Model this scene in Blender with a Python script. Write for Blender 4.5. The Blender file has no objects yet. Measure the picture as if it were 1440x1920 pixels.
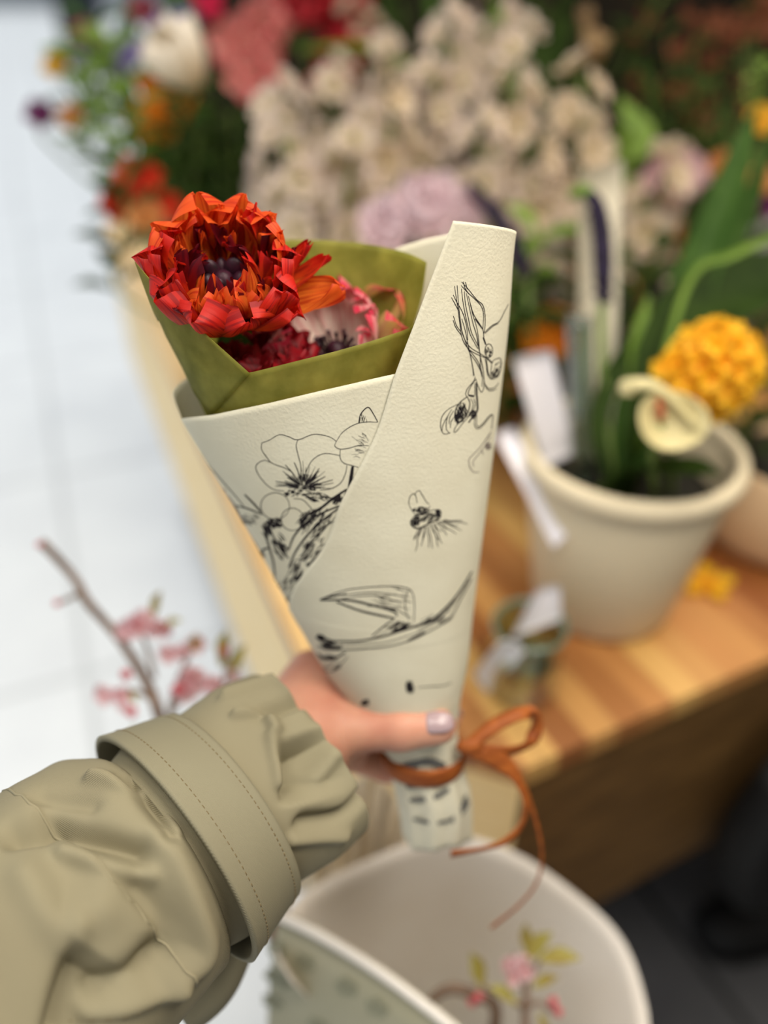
import bpy, math, random
import numpy as np
from mathutils import Vector, Matrix

rnd = random.Random(7)
S = bpy.context.scene
COL = S.collection
V3 = lambda *a: np.array(a, float)

# ------------------------------------------------------------------ camera
CAM = V3(0, 0, 1.33)
PITCH = math.radians(36)
FPX = 26 / 34.6 * 1920
cd = bpy.data.cameras.new('camera')
cam = bpy.data.objects.new('camera', cd)
COL.objects.link(cam)
cam.location = CAM
cam.rotation_euler = (math.pi / 2 - PITCH, 0, 0)
cd.sensor_fit = 'VERTICAL'
cd.sensor_height = 34.6
cd.lens = 26
cd.clip_start = 0.02
cd.dof.use_dof = True
cd.dof.focus_distance = 0.335
cd.dof.aperture_fstop = 1.85
cd.dof.aperture_blades = 0
S.camera = cam

# ------------------------------------------------------------------ light
w = bpy.data.worlds.new('world')
S.world = w
w.use_nodes = True
bg = w.node_tree.nodes['Background']
bg.inputs[0].default_value = (0.92, 0.96, 1.0, 1)
bg.inputs[1].default_value = 0.62


def area(name, loc, target, size, power, col):
    ld = bpy.data.lights.new(name, 'AREA')
    ld.shape = 'RECTANGLE'
    ld.size, ld.size_y = size
    ld.energy = power
    ld.color = col
    o = bpy.data.objects.new(name, ld)
    COL.objects.link(o)
    o.location = loc
    d = Vector(target) - Vector(loc)
    o.rotation_euler = d.to_track_quat('-Z', 'Y').to_euler()
    return o


area('bouquet_top_fill', (0.29, 0.14, 1.70), (0.10, 0.40, 1.1), (0.3, 0.3), 5.3, (1.0, 0.92, 0.80))  # added fill close above the bouquet, brightens the paper towards its top
area('shop_lamp', (-0.35, -0.05, 2.6), (0.0, 0.6, 0.8), (0.7, 0.7), 13, (1.0, 0.94, 0.84))
area('back_lamp', (0.75, 0.95, 2.5), (0.4, 0.9, 0.8), (0.9, 0.6), 19, (1.0, 0.92, 0.80))
sd_ = bpy.data.lights.new('overcast_sun', 'SUN')
sd_.energy = 1.95
sd_.angle = math.radians(12)
sd_.color = (0.95, 0.98, 1.0)
sun = bpy.data.objects.new('overcast_sun', sd_)
COL.objects.link(sun)
sun.location = (-3, 6, 5)
sun.rotation_euler = Vector((0.31, -0.48, -0.82)).to_track_quat('-Z', 'Y').to_euler()

S.view_settings.view_transform = 'Standard'
S.view_settings.look = 'None'
S.view_settings.exposure = 0.0
S.view_settings.gamma = 1.0
S.view_settings.use_curve_mapping = False
S.cycles.use_denoising = True
S.cycles.max_bounces = 8
S.cycles.transparent_max_bounces = 12

# ------------------------------------------------------------------ picking points
FW = V3(0, math.cos(PITCH), -math.sin(PITCH))
UP = V3(0, math.sin(PITCH), math.cos(PITCH))
RT = V3(1, 0, 0)


def P(px, py, d):
    return CAM + d * (FW + RT * ((px - 720) / FPX) + UP * ((960 - py) / FPX))


def PA(px, py, d):
    px, py, d = np.asarray(px, float), np.asarray(py, float), np.asarray(d, float)
    return CAM + d[..., None] * (FW + RT * ((px - 720) / FPX)[..., None] + UP * ((960 - py) / FPX)[..., None])


def G(px, py, z):
    r = FW + RT * ((px - 720) / FPX) + UP * ((960 - py) / FPX)
    return CAM + r * ((z - CAM[2]) / r[2])


def proj(p):
    q = np.asarray(p) - CAM
    d = q @ FW
    return 720 + FPX * (q @ RT) / d, 960 - FPX * (q @ UP) / d


def nrm(v):
    v = np.asarray(v, float)
    return v / (np.linalg.norm(v) + 1e-12)


# ------------------------------------------------------------------ materials
def srgb(c):
    return tuple(((x / 255) / 12.92 if x / 255 <= 0.04045 else ((x / 255 + 0.055) / 1.055) ** 2.4) for x in c) + (1,)


def mat(name, c, rough=0.7, c2=None, scale=40, sheen=0, transl=0, bump=0, bscale=400, spec=0.3, coords='Object', detail=3,
        stretch=None):
    m = bpy.data.materials.new(name)
    m.use_nodes = True
    nt = m.node_tree
    b = nt.nodes['Principled BSDF']
    b.inputs['Roughness'].default_value = rough
    b.inputs['Specular IOR Level'].default_value = spec
    b.inputs['Base Color'].default_value = srgb(c)
    tc = nt.nodes.new('ShaderNodeTexCoord')
    src = tc.outputs[coords]
    if stretch:
        mp = nt.nodes.new('ShaderNodeMapping')
        mp.inputs['Scale'].default_value = stretch
        nt.links.new(src, mp.inputs[0])
        src = mp.outputs[0]
    colout = None
    if c2:
        n = nt.nodes.new('ShaderNodeTexNoise')
        n.inputs['Scale'].default_value = scale
        n.inputs['Detail'].default_value = detail
        nt.links.new(src, n.inputs['Vector'])
        r = nt.nodes.new('ShaderNodeValToRGB')
        r.color_ramp.elements[0].position = 0.35
        r.color_ramp.elements[1].position = 0.65
        r.color_ramp.elements[0].color = srgb(c)
        r.color_ramp.elements[1].color = srgb(c2)
        nt.links.new(n.outputs['Fac'], r.inputs[0])
        colout = r.outputs[0]
        nt.links.new(colout, b.inputs['Base Color'])
    if bump:
        n = nt.nodes.new('ShaderNodeTexNoise')
        n.inputs['Scale'].default_value = bscale
        nt.links.new(src, n.inputs['Vector'])
        bp = nt.nodes.new('ShaderNodeBump')
        bp.inputs['Strength'].default_value = bump
        bp.inputs['Distance'].default_value = 0.001
        nt.links.new(n.outputs['Fac'], bp.inputs['Height'])
        nt.links.new(bp.outputs[0], b.inputs['Normal'])
    if transl:
        t = nt.nodes.new('ShaderNodeBsdfTranslucent')
        t.inputs[0].default_value = srgb(c)
        if colout:
            nt.links.new(colout, t.inputs[0])
        mx = nt.nodes.new('ShaderNodeMixShader')
        mx.inputs[0].default_value = transl
        nt.links.new(b.outputs[0], mx.inputs[1])
        nt.links.new(t.outputs[0], mx.inputs[2])
        nt.links.new(mx.outputs[0], nt.nodes['Material Output'].inputs[0])
    return m


def petal_mat(name, base, mid, tip, dark, streak=0.5, transl=0.35, su=1.6, sv=9.0, pos=(.08, .42, .92)):
    """petal colours run along the petal (uv.y) with streaks across it (uv.x)"""
    m = bpy.data.materials.new(name)
    m.use_nodes = True
    nt = m.node_tree
    b = nt.nodes['Principled BSDF']
    b.inputs['Roughness'].default_value = 0.5
    b.inputs['Specular IOR Level'].default_value = 0.3
    uv = nt.nodes.new('ShaderNodeUVMap')
    mp = nt.nodes.new('ShaderNodeMapping')
    mp.inputs['Scale'].default_value = (sv, su, 1)
    nt.links.new(uv.outputs[0], mp.inputs[0])
    n = nt.nodes.new('ShaderNodeTexNoise')
    n.inputs['Scale'].default_value = 1.0
    n.inputs['Detail'].default_value = 5
    n.inputs['Roughness'].default_value = 0.6
    n.inputs['Distortion'].default_value = 0.4
    nt.links.new(mp.outputs[0], n.inputs['Vector'])
    sp = nt.nodes.new('ShaderNodeSeparateXYZ')
    nt.links.new(uv.outputs[0], sp.inputs[0])
    ad = nt.nodes.new('ShaderNodeMath')
    ad.operation = 'MULTIPLY_ADD'
    nt.links.new(n.outputs['Fac'], ad.inputs[0])
    ad.inputs[1].default_value = 0.55
    nt.links.new(sp.outputs['Y'], ad.inputs[2])
    ad2 = nt.nodes.new('ShaderNodeMath')
    ad2.operation = 'SUBTRACT'
    nt.links.new(ad.outputs[0], ad2.inputs[0])
    ad2.inputs[1].default_value = 0.27
    r = nt.nodes.new('ShaderNodeValToRGB')
    e = r.color_ramp.elements
    e[0].position, e[0].color = pos[0], srgb(base)
    e[1].position, e[1].color = pos[2], srgb(tip)
    k = e.new(pos[1])
    k.color = srgb(mid)
    nt.links.new(ad2.outputs[0], r.inputs[0])
    r2 = nt.nodes.new('ShaderNodeValToRGB')
    r2.color_ramp.elements[0].position = 0.5
    r2.color_ramp.elements[1].position = 0.58
    r2.color_ramp.elements[0].color = (0, 0, 0, 1)
    r2.color_ramp.elements[1].color = (streak,) * 3 + (1,)
    mp2 = nt.nodes.new('ShaderNodeMapping')
    mp2.inputs['Scale'].default_value = (sv * 1.3, su, 1)
    mp2.inputs['Location'].default_value = (3.3, 7.7, 0)
    nt.links.new(uv.outputs[0], mp2.inputs[0])
    n2 = nt.nodes.new('ShaderNodeTexNoise')
    n2.inputs['Scale'].default_value = 1.0
    n2.inputs['Detail'].default_value = 3
    nt.links.new(mp2.outputs[0], n2.inputs['Vector'])
    nt.links.new(n2.outputs['Fac'], r2.inputs[0])
    mx = nt.nodes.new('ShaderNodeMix')
    mx.data_type = 'RGBA'
    nt.links.new(r2.outputs[0], mx.inputs['Factor'])
    nt.links.new(r.outputs[0], mx.inputs['A'])
    mx.inputs['B'].default_value = srgb(dark)
    co = mx.outputs['Result']
    nt.links.new(co, b.inputs['Base Color'])
    t = nt.nodes.new('ShaderNodeBsdfTranslucent')
    nt.links.new(co, t.inputs[0])
    ms = nt.nodes.new('ShaderNodeMixShader')
    ms.inputs[0].default_value = transl
    nt.links.new(b.outputs[0], ms.inputs[1])
    nt.links.new(t.outputs[0], ms.inputs[2])
    nt.links.new(ms.outputs[0], nt.nodes['Material Output'].inputs[0])
    bp = nt.nodes.new('ShaderNodeBump')
    bp.inputs['Strength'].default_value = 0.35
    bp.inputs['Distance'].default_value = 0.0006
    nt.links.new(n.outputs['Fac'], bp.inputs['Height'])
    nt.links.new(bp.outputs[0], b.inputs['Normal'])
    return m


def glass_mat(name, tint, rough=0.02, mixf=0.75):
    m = bpy.data.materials.new(name)
    m.use_nodes = True
    nt = m.node_tree
    nt.nodes.remove(nt.nodes['Principled BSDF'])
    t = nt.nodes.new('ShaderNodeBsdfTransparent')
    t.inputs[0].default_value = srgb(tint)
    g = nt.nodes.new('ShaderNodeBsdfGlossy')
    g.inputs['Roughness'].default_value = rough
    fr = nt.nodes.new('ShaderNodeLayerWeight')
    fr.inputs[0].default_value = 0.35
    mx = nt.nodes.new('ShaderNodeMixShader')
    nt.links.new(fr.outputs['Facing'], mx.inputs[0])
    nt.links.new(t.outputs[0], mx.inputs[1])
    nt.links.new(g.outputs[0], mx.inputs[2])
    nt.links.new(mx.outputs[0], nt.nodes['Material Output'].inputs[0])
    return m


# ------------------------------------------------------------------ object helpers
ORG = {}


def tag(o, label=None, cat=None, group=None, kind=None):
    if label:
        o['label'] = label
    if cat:
        o['category'] = cat
    if group:
        o['group'] = group
    if kind:
        o['kind'] = kind
    return o


def thing(name, loc, label, cat, group=None):
    o = bpy.data.objects.new(name, None)
    o.empty_display_size = 0.02
    COL.objects.link(o)
    o.location = loc
    ORG[o.name] = np.asarray(loc, float)
    return tag(o, label, cat, group)


def mk(name, vf, m, parent=None, smooth=True, solid=0, uv=None, sub=0, label=None, centre=None):
    v, f = vf[0], vf[1]
    if uv is None and len(vf) > 2:
        uv = vf[2]
    v = np.asarray(v, float)
    me = bpy.data.meshes.new(name)
    if parent is not None:
        org = ORG[parent.name]
    elif centre is not None:
        org = np.asarray(centre, float)
    else:
        org = V3((v[:, 0].min() + v[:, 0].max()) / 2, (v[:, 1].min() + v[:, 1].max()) / 2, v[:, 2].min())
    me.from_pydata((v - org).tolist(), [], [tuple(int(i) for i in q) for q in f])
    if uv is not None:
        ul = me.uv_layers.new(name='UVMap')
        li = np.empty(len(me.loops), int)
        me.loops.foreach_get('vertex_index', li)
        ul.data.foreach_set('uv', np.asarray(uv, float)[li].ravel())
    if smooth:
        me.polygons.foreach_set('use_smooth', [True] * len(me.polygons))
    me.materials.append(m)
    o = bpy.data.objects.new(name, me)
    COL.objects.link(o)
    if parent is not None:
        o.parent = parent
    else:
        o.location = org
    ORG[o.name] = org
    if solid:
        sm = o.modifiers.new('thickness', 'SOLIDIFY')
        sm.thickness = solid
        sm.offset = 0
    if sub:
        s2 = o.modifiers.new('smooth', 'SUBSURF')
        s2.levels = s2.render_levels = sub
    if label:
        o['label'] = label
    return o


def gridf(nu, nv, closed=False):
    f = []
    for i in range(nu - 1):
        for j in range(nv if closed else nv - 1):
            j2 = (j + 1) % nv
            f.append((i * nv + j, i * nv + j2, (i + 1) * nv + j2, (i + 1) * nv + j))
    return f


def merge(parts):
    vs, fs, us, n = [], [], [], 0
    hasuv = all(len(p) > 2 for p in parts)
    for p in parts:
        v = np.asarray(p[0], float)
        vs.append(v)
        fs += [tuple(i + n for i in q) for q in p[1]]
        if hasuv:
            us.append(np.asarray(p[2], float))
        n += len(v)
    if hasuv:
        return np.concatenate(vs), fs, np.concatenate(us)
    return np.concatenate(vs), fs


def spline(pts, n):
    """Catmull-Rom through points (any dimension)"""
    p = np.asarray(pts, float)
    if len(p) == 2:
        t = np.linspace(0, 1, n)[:, None]
        return p[0] * (1 - t) + p[1] * t
    q = np.vstack([2 * p[0] - p[1], p, 2 * p[-1] - p[-2]])
    m = len(p) - 1
    out = []
    for t in np.linspace(0, m - 1e-9, n):
        i = int(t)
        u = t - i
        a, b, c, d = q[i], q[i + 1], q[i + 2], q[i + 3]
        out.append(0.5 * (2 * b + (c - a) * u + (2 * a - 5 * b + 4 * c - d) * u * u + (3 * b - a - 3 * c + d) * u ** 3))
    return np.array(out)


def tube(pts, rad, n=24, sides=10, caps=True):
    path = spline(pts, n)
    r = spline(np.asarray(rad, float)[:, None], n)[:, 0] if hasattr(rad, '__len__') else np.full(n, rad)
    T = np.gradient(path, axis=0)
    ref = V3(0.31, 0.17, 0.93)
    vs = []
    a = np.linspace(0, 2 * math.pi, sides, endpoint=False)
    b1 = None
    for i in range(n):
        t = nrm(T[i])
        if b1 is None:
            b1 = nrm(np.cross(t, ref))
        b1 = nrm(b1 - t * (b1 @ t))
        b2 = np.cross(t, b1)
        vs.append(path[i] + r[i] * (np.cos(a)[:, None] * b1 + np.sin(a)[:, None] * b2))
    v = np.concatenate(vs)
    f = gridf(n, sides, True)
    if caps:
        v = np.vstack([v, path[0] - nrm(T[0]) * r[0] * .3, path[-1] + nrm(T[-1]) * r[-1] * .3])
        k = n * sides
        for j in range(sides):
            f.append((k, (j + 1) % sides, j))
            f.append((k + 1, (n - 1) * sides + j, (n - 1) * sides + (j + 1) % sides))
    return v, f


def strap(pts, wid, nor, n=40, th=0.0):
    """flat strip along pts; nor = facing vector(s)"""
    path = spline(pts, n)
    nr = spline(nor, n) if np.ndim(nor) > 1 else np.repeat(np.asarray(nor, float)[None], n, 0)
    wv = spline(np.asarray(wid, float)[:, None], n)[:, 0] if hasattr(wid, '__len__') else np.full(n, wid)
    T = np.gradient(path, axis=0)
    side = np.array([nrm(np.cross(t, m)) for t, m in zip(T, nr)])
    k = 5
    rows = [path + side * (wv * s)[:, None] * .5 + nr * (th * (1 - s * s)) for s in np.linspace(-1, 1, k)]
    v = np.stack(rows, 1).reshape(-1, 3)
    return v, gridf(n, k)


def blade(pts, wid, nor, n=24, cup=0.25, k=7, wave=0.0, seed=0):
    """leaf blade with a keel along its middle"""
    path = spline(pts, n)
    nr = spline(nor, n) if np.ndim(nor) > 1 else np.repeat(np.asarray(nor, float)[None], n, 0)
    wv = spline(np.asarray(wid, float)[:, None], n)[:, 0]
    T = np.gradient(path, axis=0)
    side = np.array([nrm(np.cross(t, m)) for t, m in zip(T, nr)])
    nn = np.array([nrm(np.cross(s, t)) for t, s in zip(T, side)])
    sv = np.linspace(-1, 1, k)
    rows = []
    for s in sv:
        wob = wave * np.sin(np.linspace(0, 9, n) + seed + 2 * s) * abs(s)
        rows.append(path + side * (wv * s)[:, None] * .5 + nn * (cup * wv * s * s * .5 + wob)[:, None])
    v = np.stack(rows, 1).reshape(-1, 3)
    uv = np.stack(np.meshgrid(np.linspace(0, 1, n), sv * .5 + .5 + seed, indexing='ij'), -1).reshape(-1, 2)[:, ::-1]
    return v, gridf(n, k), uv


def lathe(c, prof, n=48, closed_bottom=True):
    a = np.linspace(0, 2 * math.pi, n, endpoint=False)
    v, f = [], []
    for r, z in prof:
        v.append(np.stack([c[0] + r * np.cos(a), c[1] + r * np.sin(a), np.full(n, c[2] + z)], 1))
    v = np.concatenate(v)
    return v, gridf(len(prof), n, True)


def box(lo, hi, bev=0):
    x0, y0, z0 = lo
    x1, y1, z1 = hi
    v = [(x0, y0, z0), (x1, y0, z0), (x1, y1, z0), (x0, y1, z0), (x0, y0, z1), (x1, y0, z1), (x1, y1, z1), (x0, y1, z1)]
    return v, [(0, 3, 2, 1), (4, 5, 6, 7), (0, 1, 5, 4), (1, 2, 6, 5), (2, 3, 7, 6), (3, 0, 4, 7)]


def prism(poly, z0, z1):
    n = len(poly)
    v = [(p[0], p[1], z0) for p in poly] + [(p[0], p[1], z1) for p in poly]
    f = [tuple(range(n))[::-1], tuple(range(n, 2 * n))] + [(i, (i + 1) % n, n + (i + 1) % n, n + i) for i in range(n)]
    return v, f


def ellipsoid(c, ax, n=14, m=10):
    """ax: three axis vectors"""
    v, f = [], []
    A = np.asarray(ax, float)
    for i in range(m + 1):
        t = math.pi * i / m
        for j in range(n):
            a = 2 * math.pi * j / n
            v.append(np.asarray(c) + A[0] * math.sin(t) * math.cos(a) + A[1] * math.sin(t) * math.sin(a) + A[2] * math.cos(t))
    return np.array(v), gridf(m + 1, n, True)


def frame(z, xh=None):
    z = nrm(z)
    x = np.asarray(xh if xh is not None else (1, 0, 0), float)
    x = nrm(x - z * (x @ z))
    return np.stack([x, np.cross(z, x), z], 1)


def petal(L, W, a0, a1, phi, seed, base_r=0.0, cup=0.2, ruf=0.1, nr=5.0, nu=12, nv=9, h0=0.0, power=1.0, tipk=5, twist=0.0,
          notch=0.0):
    """one petal on a flower whose axis is +z; angles (deg) are measured from the axis; phi is where it stands"""
    R_ = random.Random(seed)
    u = np.sin(np.linspace(0, 1, nu) * math.pi / 2) ** .9
    ang = np.radians(a0 + (a1 - a0) * u ** power)
    ds = L * np.diff(u)
    rho = base_r + np.concatenate([[0], np.cumsum((np.sin(ang[1:]) + np.sin(ang[:-1])) * .5 * ds)])
    h = h0 + np.concatenate([[0], np.cumsum((np.cos(ang[1:]) + np.cos(ang[:-1])) * .5 * ds)])
    wv = W * .5 * (0.25 + 0.75 * np.minimum(1, u * 1.7) ** .8) * np.sqrt(np.clip(1 - u ** tipk, 0, 1) + .02)
    v = np.linspace(-1, 1, nv)
    U, Vv = np.meshgrid(u, v, indexing='ij')
    A = ang[:, None] + 0 * Vv
    p1, p2 = R_.uniform(0, 6), R_.uniform(0, 6)
    off = cup * W * Vv ** 2 * (0.3 + .7 * U) + ruf * W * U ** 2 * (np.sin(nr * Vv + p1) * .6 + np.sin(nr * 2.1 * Vv + 7 * U + p2) * .3)
    lat = Vv * wv[:, None]
    tw = twist * U ** 1.5
    lat2 = lat * np.cos(tw) - off * np.sin(tw)
    off2 = lat * np.sin(tw) + off * np.cos(tw)
    hh = -notch * L * (1 - np.abs(Vv)) * U ** 6 + ruf * .35 * L * U ** 4 * np.sin(nr * 1.7 * Vv + p2) * .5
    x = rho[:, None] - np.cos(A) * off2 + np.sin(A) * hh
    z = h[:, None] + np.sin(A) * off2 + np.cos(A) * hh
    c, s = math.cos(phi), math.sin(phi)
    pts = np.stack([x * c - lat2 * s, x * s + lat2 * c, z], -1).reshape(-1, 3)
    uv = np.stack([(Vv * .5 + .5) * W / .02 + (seed % 97) * 1.37, U], -1).reshape(-1, 2)
    return pts, gridf(nu, nv), uv


def xf(vf, M, t):
    return (np.asarray(vf[0]) @ np.asarray(M).T + np.asarray(t),) + tuple(vf[1:])


# ------------------------------------------------------------------ colours
M_paper = mat('wrapping_paper', (221, 216, 194), 0.75, (214, 208, 185), 30, transl=0.12, bump=0.25, bscale=700, spec=0.15)
M_ink = mat('black_ink', (34, 30, 32), 0.8, spec=0.1)
M_skin = mat('skin', (198, 146, 122), 0.5, (188, 128, 106), 45, bump=0.15, bscale=600)
M_skin.node_tree.nodes['Principled BSDF'].inputs['Subsurface Weight'].default_value = 0.2
M_skin.node_tree.nodes['Principled BSDF'].inputs['Subsurface Radius'].default_value = (0.006, 0.002, 0.001)
M_nail = mat('nail_polish', (160, 138, 142), 0.25, spec=0.5)
M_ribbon = mat('raffia_ribbon', (168, 92, 36), 0.6, (132, 66, 24), 60, stretch=(1, 1, 6), transl=0.15)
M_stem = mat('stem_green', (108, 126, 62), 0.55, (88, 108, 46), 60)
M_leaf = mat('leaf_green', (70, 100, 40), 0.6, (52, 82, 28), 25, transl=0.3, spec=.15)
M_leafd = mat('dark_leaf_green', (50, 70, 22), 0.65, (36, 54, 15), 25, transl=0.25, spec=.12)
M_leafl = mat('light_leaf_green', (128, 158, 62), 0.5, (104, 136, 48), 25, transl=0.35)
M_eye = mat('dark_flower_centre', (58, 16, 36), 0.5, (24, 8, 16), 200, spec=0.35)


# ------------------------------------------------------------------ SETTING
EDGE_A, EDGE_B = G(250, 540, .75), G(600, 1320, .75)
CORNER, FRONT = G(985, 1442, .75), G(1440, 1236, .75)
d1, d2 = EDGE_A - EDGE_B, FRONT - CORNER
FLOOR_DIR = nrm([d1[0], d1[1], 0])


def tile_mat(name, c, c2, grout, sx, sy, ang, rough, mortar=0.01):
    m = mat(name, c, rough, c2, 5)
    nt = m.node_tree
    tc = nt.nodes.new('ShaderNodeTexCoord')
    mp = nt.nodes.new('ShaderNodeMapping')
    mp.inputs['Rotation'].default_value = (0, 0, -ang)
    nt.links.new(tc.outputs['Object'], mp.inputs[0])
    br = nt.nodes.new('ShaderNodeTexBrick')
    br.offset = 0.0
    br.inputs['Scale'].default_value = 1
    br.inputs['Brick Width'].default_value = sx
    br.inputs['Row Height'].default_value = sy
    br.inputs['Mortar Size'].default_value = mortar
    br.inputs['Mortar Smooth'].default_value = 0.3
    nt.links.new(mp.outputs[0], br.inputs['Vector'])
    b = nt.nodes['Principled BSDF']
    src = b.inputs['Base Color'].links[0].from_socket
    mx = nt.nodes.new('ShaderNodeMix')
    mx.data_type = 'RGBA'
    nt.links.new(br.outputs['Fac'], mx.inputs['Factor'])
    nt.links.new(src, mx.inputs['A'])
    mx.inputs['B'].default_value = srgb(grout)
    nt.links.new(mx.outputs['Result'], b.inputs['Base Color'])
    return m


ang = math.atan2(FLOOR_DIR[1], FLOOR_DIR[0])
M_floor = tile_mat('pale_paving', (226, 228, 228), (218, 220, 221), (196, 198, 198), 0.9, 0.45, ang, 0.5, 0.012)
M_floord = tile_mat('dark_tile', (84, 84, 86), (72, 72, 76), (44, 44, 46), 0.4, 0.4, ang + 0.05, 0.6, 0.008)
perp = V3(FLOOR_DIR[1], -FLOOR_DIR[0], 0)
base = V3(EDGE_B[0], EDGE_B[1], 0) + perp * 0.16
far, near = base + FLOOR_DIR * 30, base - FLOOR_DIR * 4
bend = base + FLOOR_DIR * 3.4
fl = [near - perp * 25, near, bend, bend + perp * 12, far + perp * 12, far - perp * 40]
tag(mk('floor', prism(fl, -0.05, 0), M_floor, centre=base, smooth=False), kind='structure')
far2 = base + FLOOR_DIR * 3.4
tag(mk('floor_right', prism([near, near + perp * 5, far2 + perp * 5, far2], -0.05, 0), M_floord, centre=base, smooth=False), kind='structure')
M_wall = mat('dark_wood_wall', (44, 34, 22), 0.8, (30, 26, 16), 4)
wx0 = P(330, 60, 2.45)
tag(mk('wall_back', box((wx0[0], 2.75, 0), (2.9, 2.9, 2.8)), M_wall, smooth=False), kind='structure')
M_plaster = mat('warm_plaster', (200, 190, 174), .8)
sh0 = EDGE_B + FLOOR_DIR * 2.65 + perp * .10
sh1 = EDGE_B - FLOOR_DIR * 3.0 + perp * -0.75
shm = EDGE_B + FLOOR_DIR * 1.75 + perp * -0.75
shn = EDGE_B + FLOOR_DIR * 2.15 + perp * .10
tag(mk('ceiling', prism([(sh1[0], sh1[1]), (3.1, -2.6), (3.1, 2.9), (sh0[0], sh0[1]), (shn[0], shn[1]), (shm[0], shm[1])], 2.8, 2.9), M_plaster, smooth=False), kind='structure')  # unseen; stepped left edge shaped to let sun onto the paving, not the arm
tag(mk('wall_right', box((2.9, -2.6, 0), (3.05, 2.9, 2.8)), M_plaster, smooth=False), kind='structure')
tag(mk('wall_front', box((sh1[0], -2.75, 0), (3.05, -2.6, 2.8)), M_plaster, smooth=False), kind='structure')
M_street = mat('street_grey', (150, 158, 164), .8, (140, 148, 154), 2)
tag(mk('wall_far', box((-30, 29, 0), (8, 30, 6)), M_street, smooth=False), kind='structure')
pp = G(166, 112, 0)
dp = thing('street_post', pp, 'dark navy post far off beyond the flowers at the upper left', 'post')
mk('post_body', box(pp + V3(-.28, -.2, 0), pp + V3(.28, .2, 1.6)), mat('navy_paint', (22, 28, 44), .6), dp, smooth=False)
mk('post_cap', box(pp + V3(-.31, -.23, 1.6), pp + V3(.31, .23, 1.66)), mat('navy_cap', (30, 36, 52), .6), dp, smooth=False)

# butcher-block table
nd = nrm([d2[0], d2[1], 0])


def wood_table_mat():
    m = bpy.data.materials.new('butcher_block_wood')
    m.use_nodes = True
    nt = m.node_tree
    b = nt.nodes['Principled BSDF']
    b.inputs['Roughness'].default_value = 0.45
    tc = nt.nodes.new('ShaderNodeTexCoord')
    mp = nt.nodes.new('ShaderNodeMapping')
    mp.inputs['Rotation'].default_value = (0, 0, -math.atan2(nd[1], nd[0]))
    nt.links.new(tc.outputs['Object'], mp.inputs[0])
    s = nt.nodes.new('ShaderNodeSeparateXYZ')
    nt.links.new(mp.outputs[0], s.inputs[0])
    mul = nt.nodes.new('ShaderNodeMath')
    mul.operation = 'MULTIPLY'
    mul.inputs[1].default_value = 1 / 0.034
    nt.links.new(s.outputs['X'], mul.inputs[0])
    flr = nt.nodes.new('ShaderNodeMath')
    flr.operation = 'FLOOR'
    nt.links.new(mul.outputs[0], flr.inputs[0])
    wn = nt.nodes.new('ShaderNodeTexWhiteNoise')
    wn.noise_dimensions = '1D'
    nt.links.new(flr.outputs[0], wn.inputs['W'])
    rp = nt.nodes.new('ShaderNodeValToRGB')
    e = rp.color_ramp.elements
    e[0].position, e[0].color = 0, srgb((150, 86, 40))
    e[1].position, e[1].color = 1, srgb((238, 190, 112))
    k = e.new(.5)
    k.color = srgb((204, 142, 80))
    nt.links.new(wn.outputs['Value'], rp.inputs[0])
    mp2 = nt.nodes.new('ShaderNodeMapping')
    mp2.inputs['Scale'].default_value = (60, 5, 60)
    nt.links.new(mp.outputs[0], mp2.inputs[0])
    n = nt.nodes.new('ShaderNodeTexNoise')
    n.inputs['Scale'].default_value = 1
    nt.links.new(mp2.outputs[0], n.inputs['Vector'])
    mx = nt.nodes.new('ShaderNodeMix')
    mx.data_type = 'RGBA'
    mx.blend_type = 'MULTIPLY'
    mx.inputs['Factor'].default_value = 0.35
    nt.links.new(rp.outputs[0], mx.inputs['A'])
    nt.links.new(n.outputs['Fac'], mx.inputs['B'])
    nt.links.new(mx.outputs['Result'], b.inputs['Base Color'])
    return m


M_top = wood_table_mat()
M_apron = mat('shaded_apron_wood', (122, 90, 50), 0.55, (92, 66, 34), 3, stretch=(4, 4, 30))  # shade on the table front is darkened into this brown
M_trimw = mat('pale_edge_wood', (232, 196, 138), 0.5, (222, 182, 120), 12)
M_plinth = mat('dark_plinth', (40, 34, 28), 0.8, (30, 26, 22), 8)
tA = EDGE_B + FLOOR_DIR * 1.75
tD = CORNER + nd * 1.3
poly = [EDGE_B, CORNER, tD, tD + FLOOR_DIR * 1.5, tA]
tb = thing('display_table', (EDGE_B[0] + .4, EDGE_B[1] + .5, 0), 'striped wooden display table with a deep brown front panel carrying the flower pots', 'table')
mk('tabletop', prism([(p[0], p[1]) for p in poly], .725, .75), M_top, tb, smooth=False)


def inset(poly, d):
    c = np.mean([p[:2] for p in poly], 0)
    out = []
    n = len(poly)
    for i in range(n):
        a, b, c2 = np.asarray(poly[i - 1])[:2], np.asarray(poly[i])[:2], np.asarray(poly[(i + 1) % n])[:2]
        e1, e2 = nrm(b - a), nrm(c2 - b)
        n1, n2 = V3(-e1[1], e1[0]), V3(-e2[1], e2[0])
        bis = n1 + n2
        out.append(b + bis * (d / max(.2, (bis @ n1))))
    return out


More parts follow.
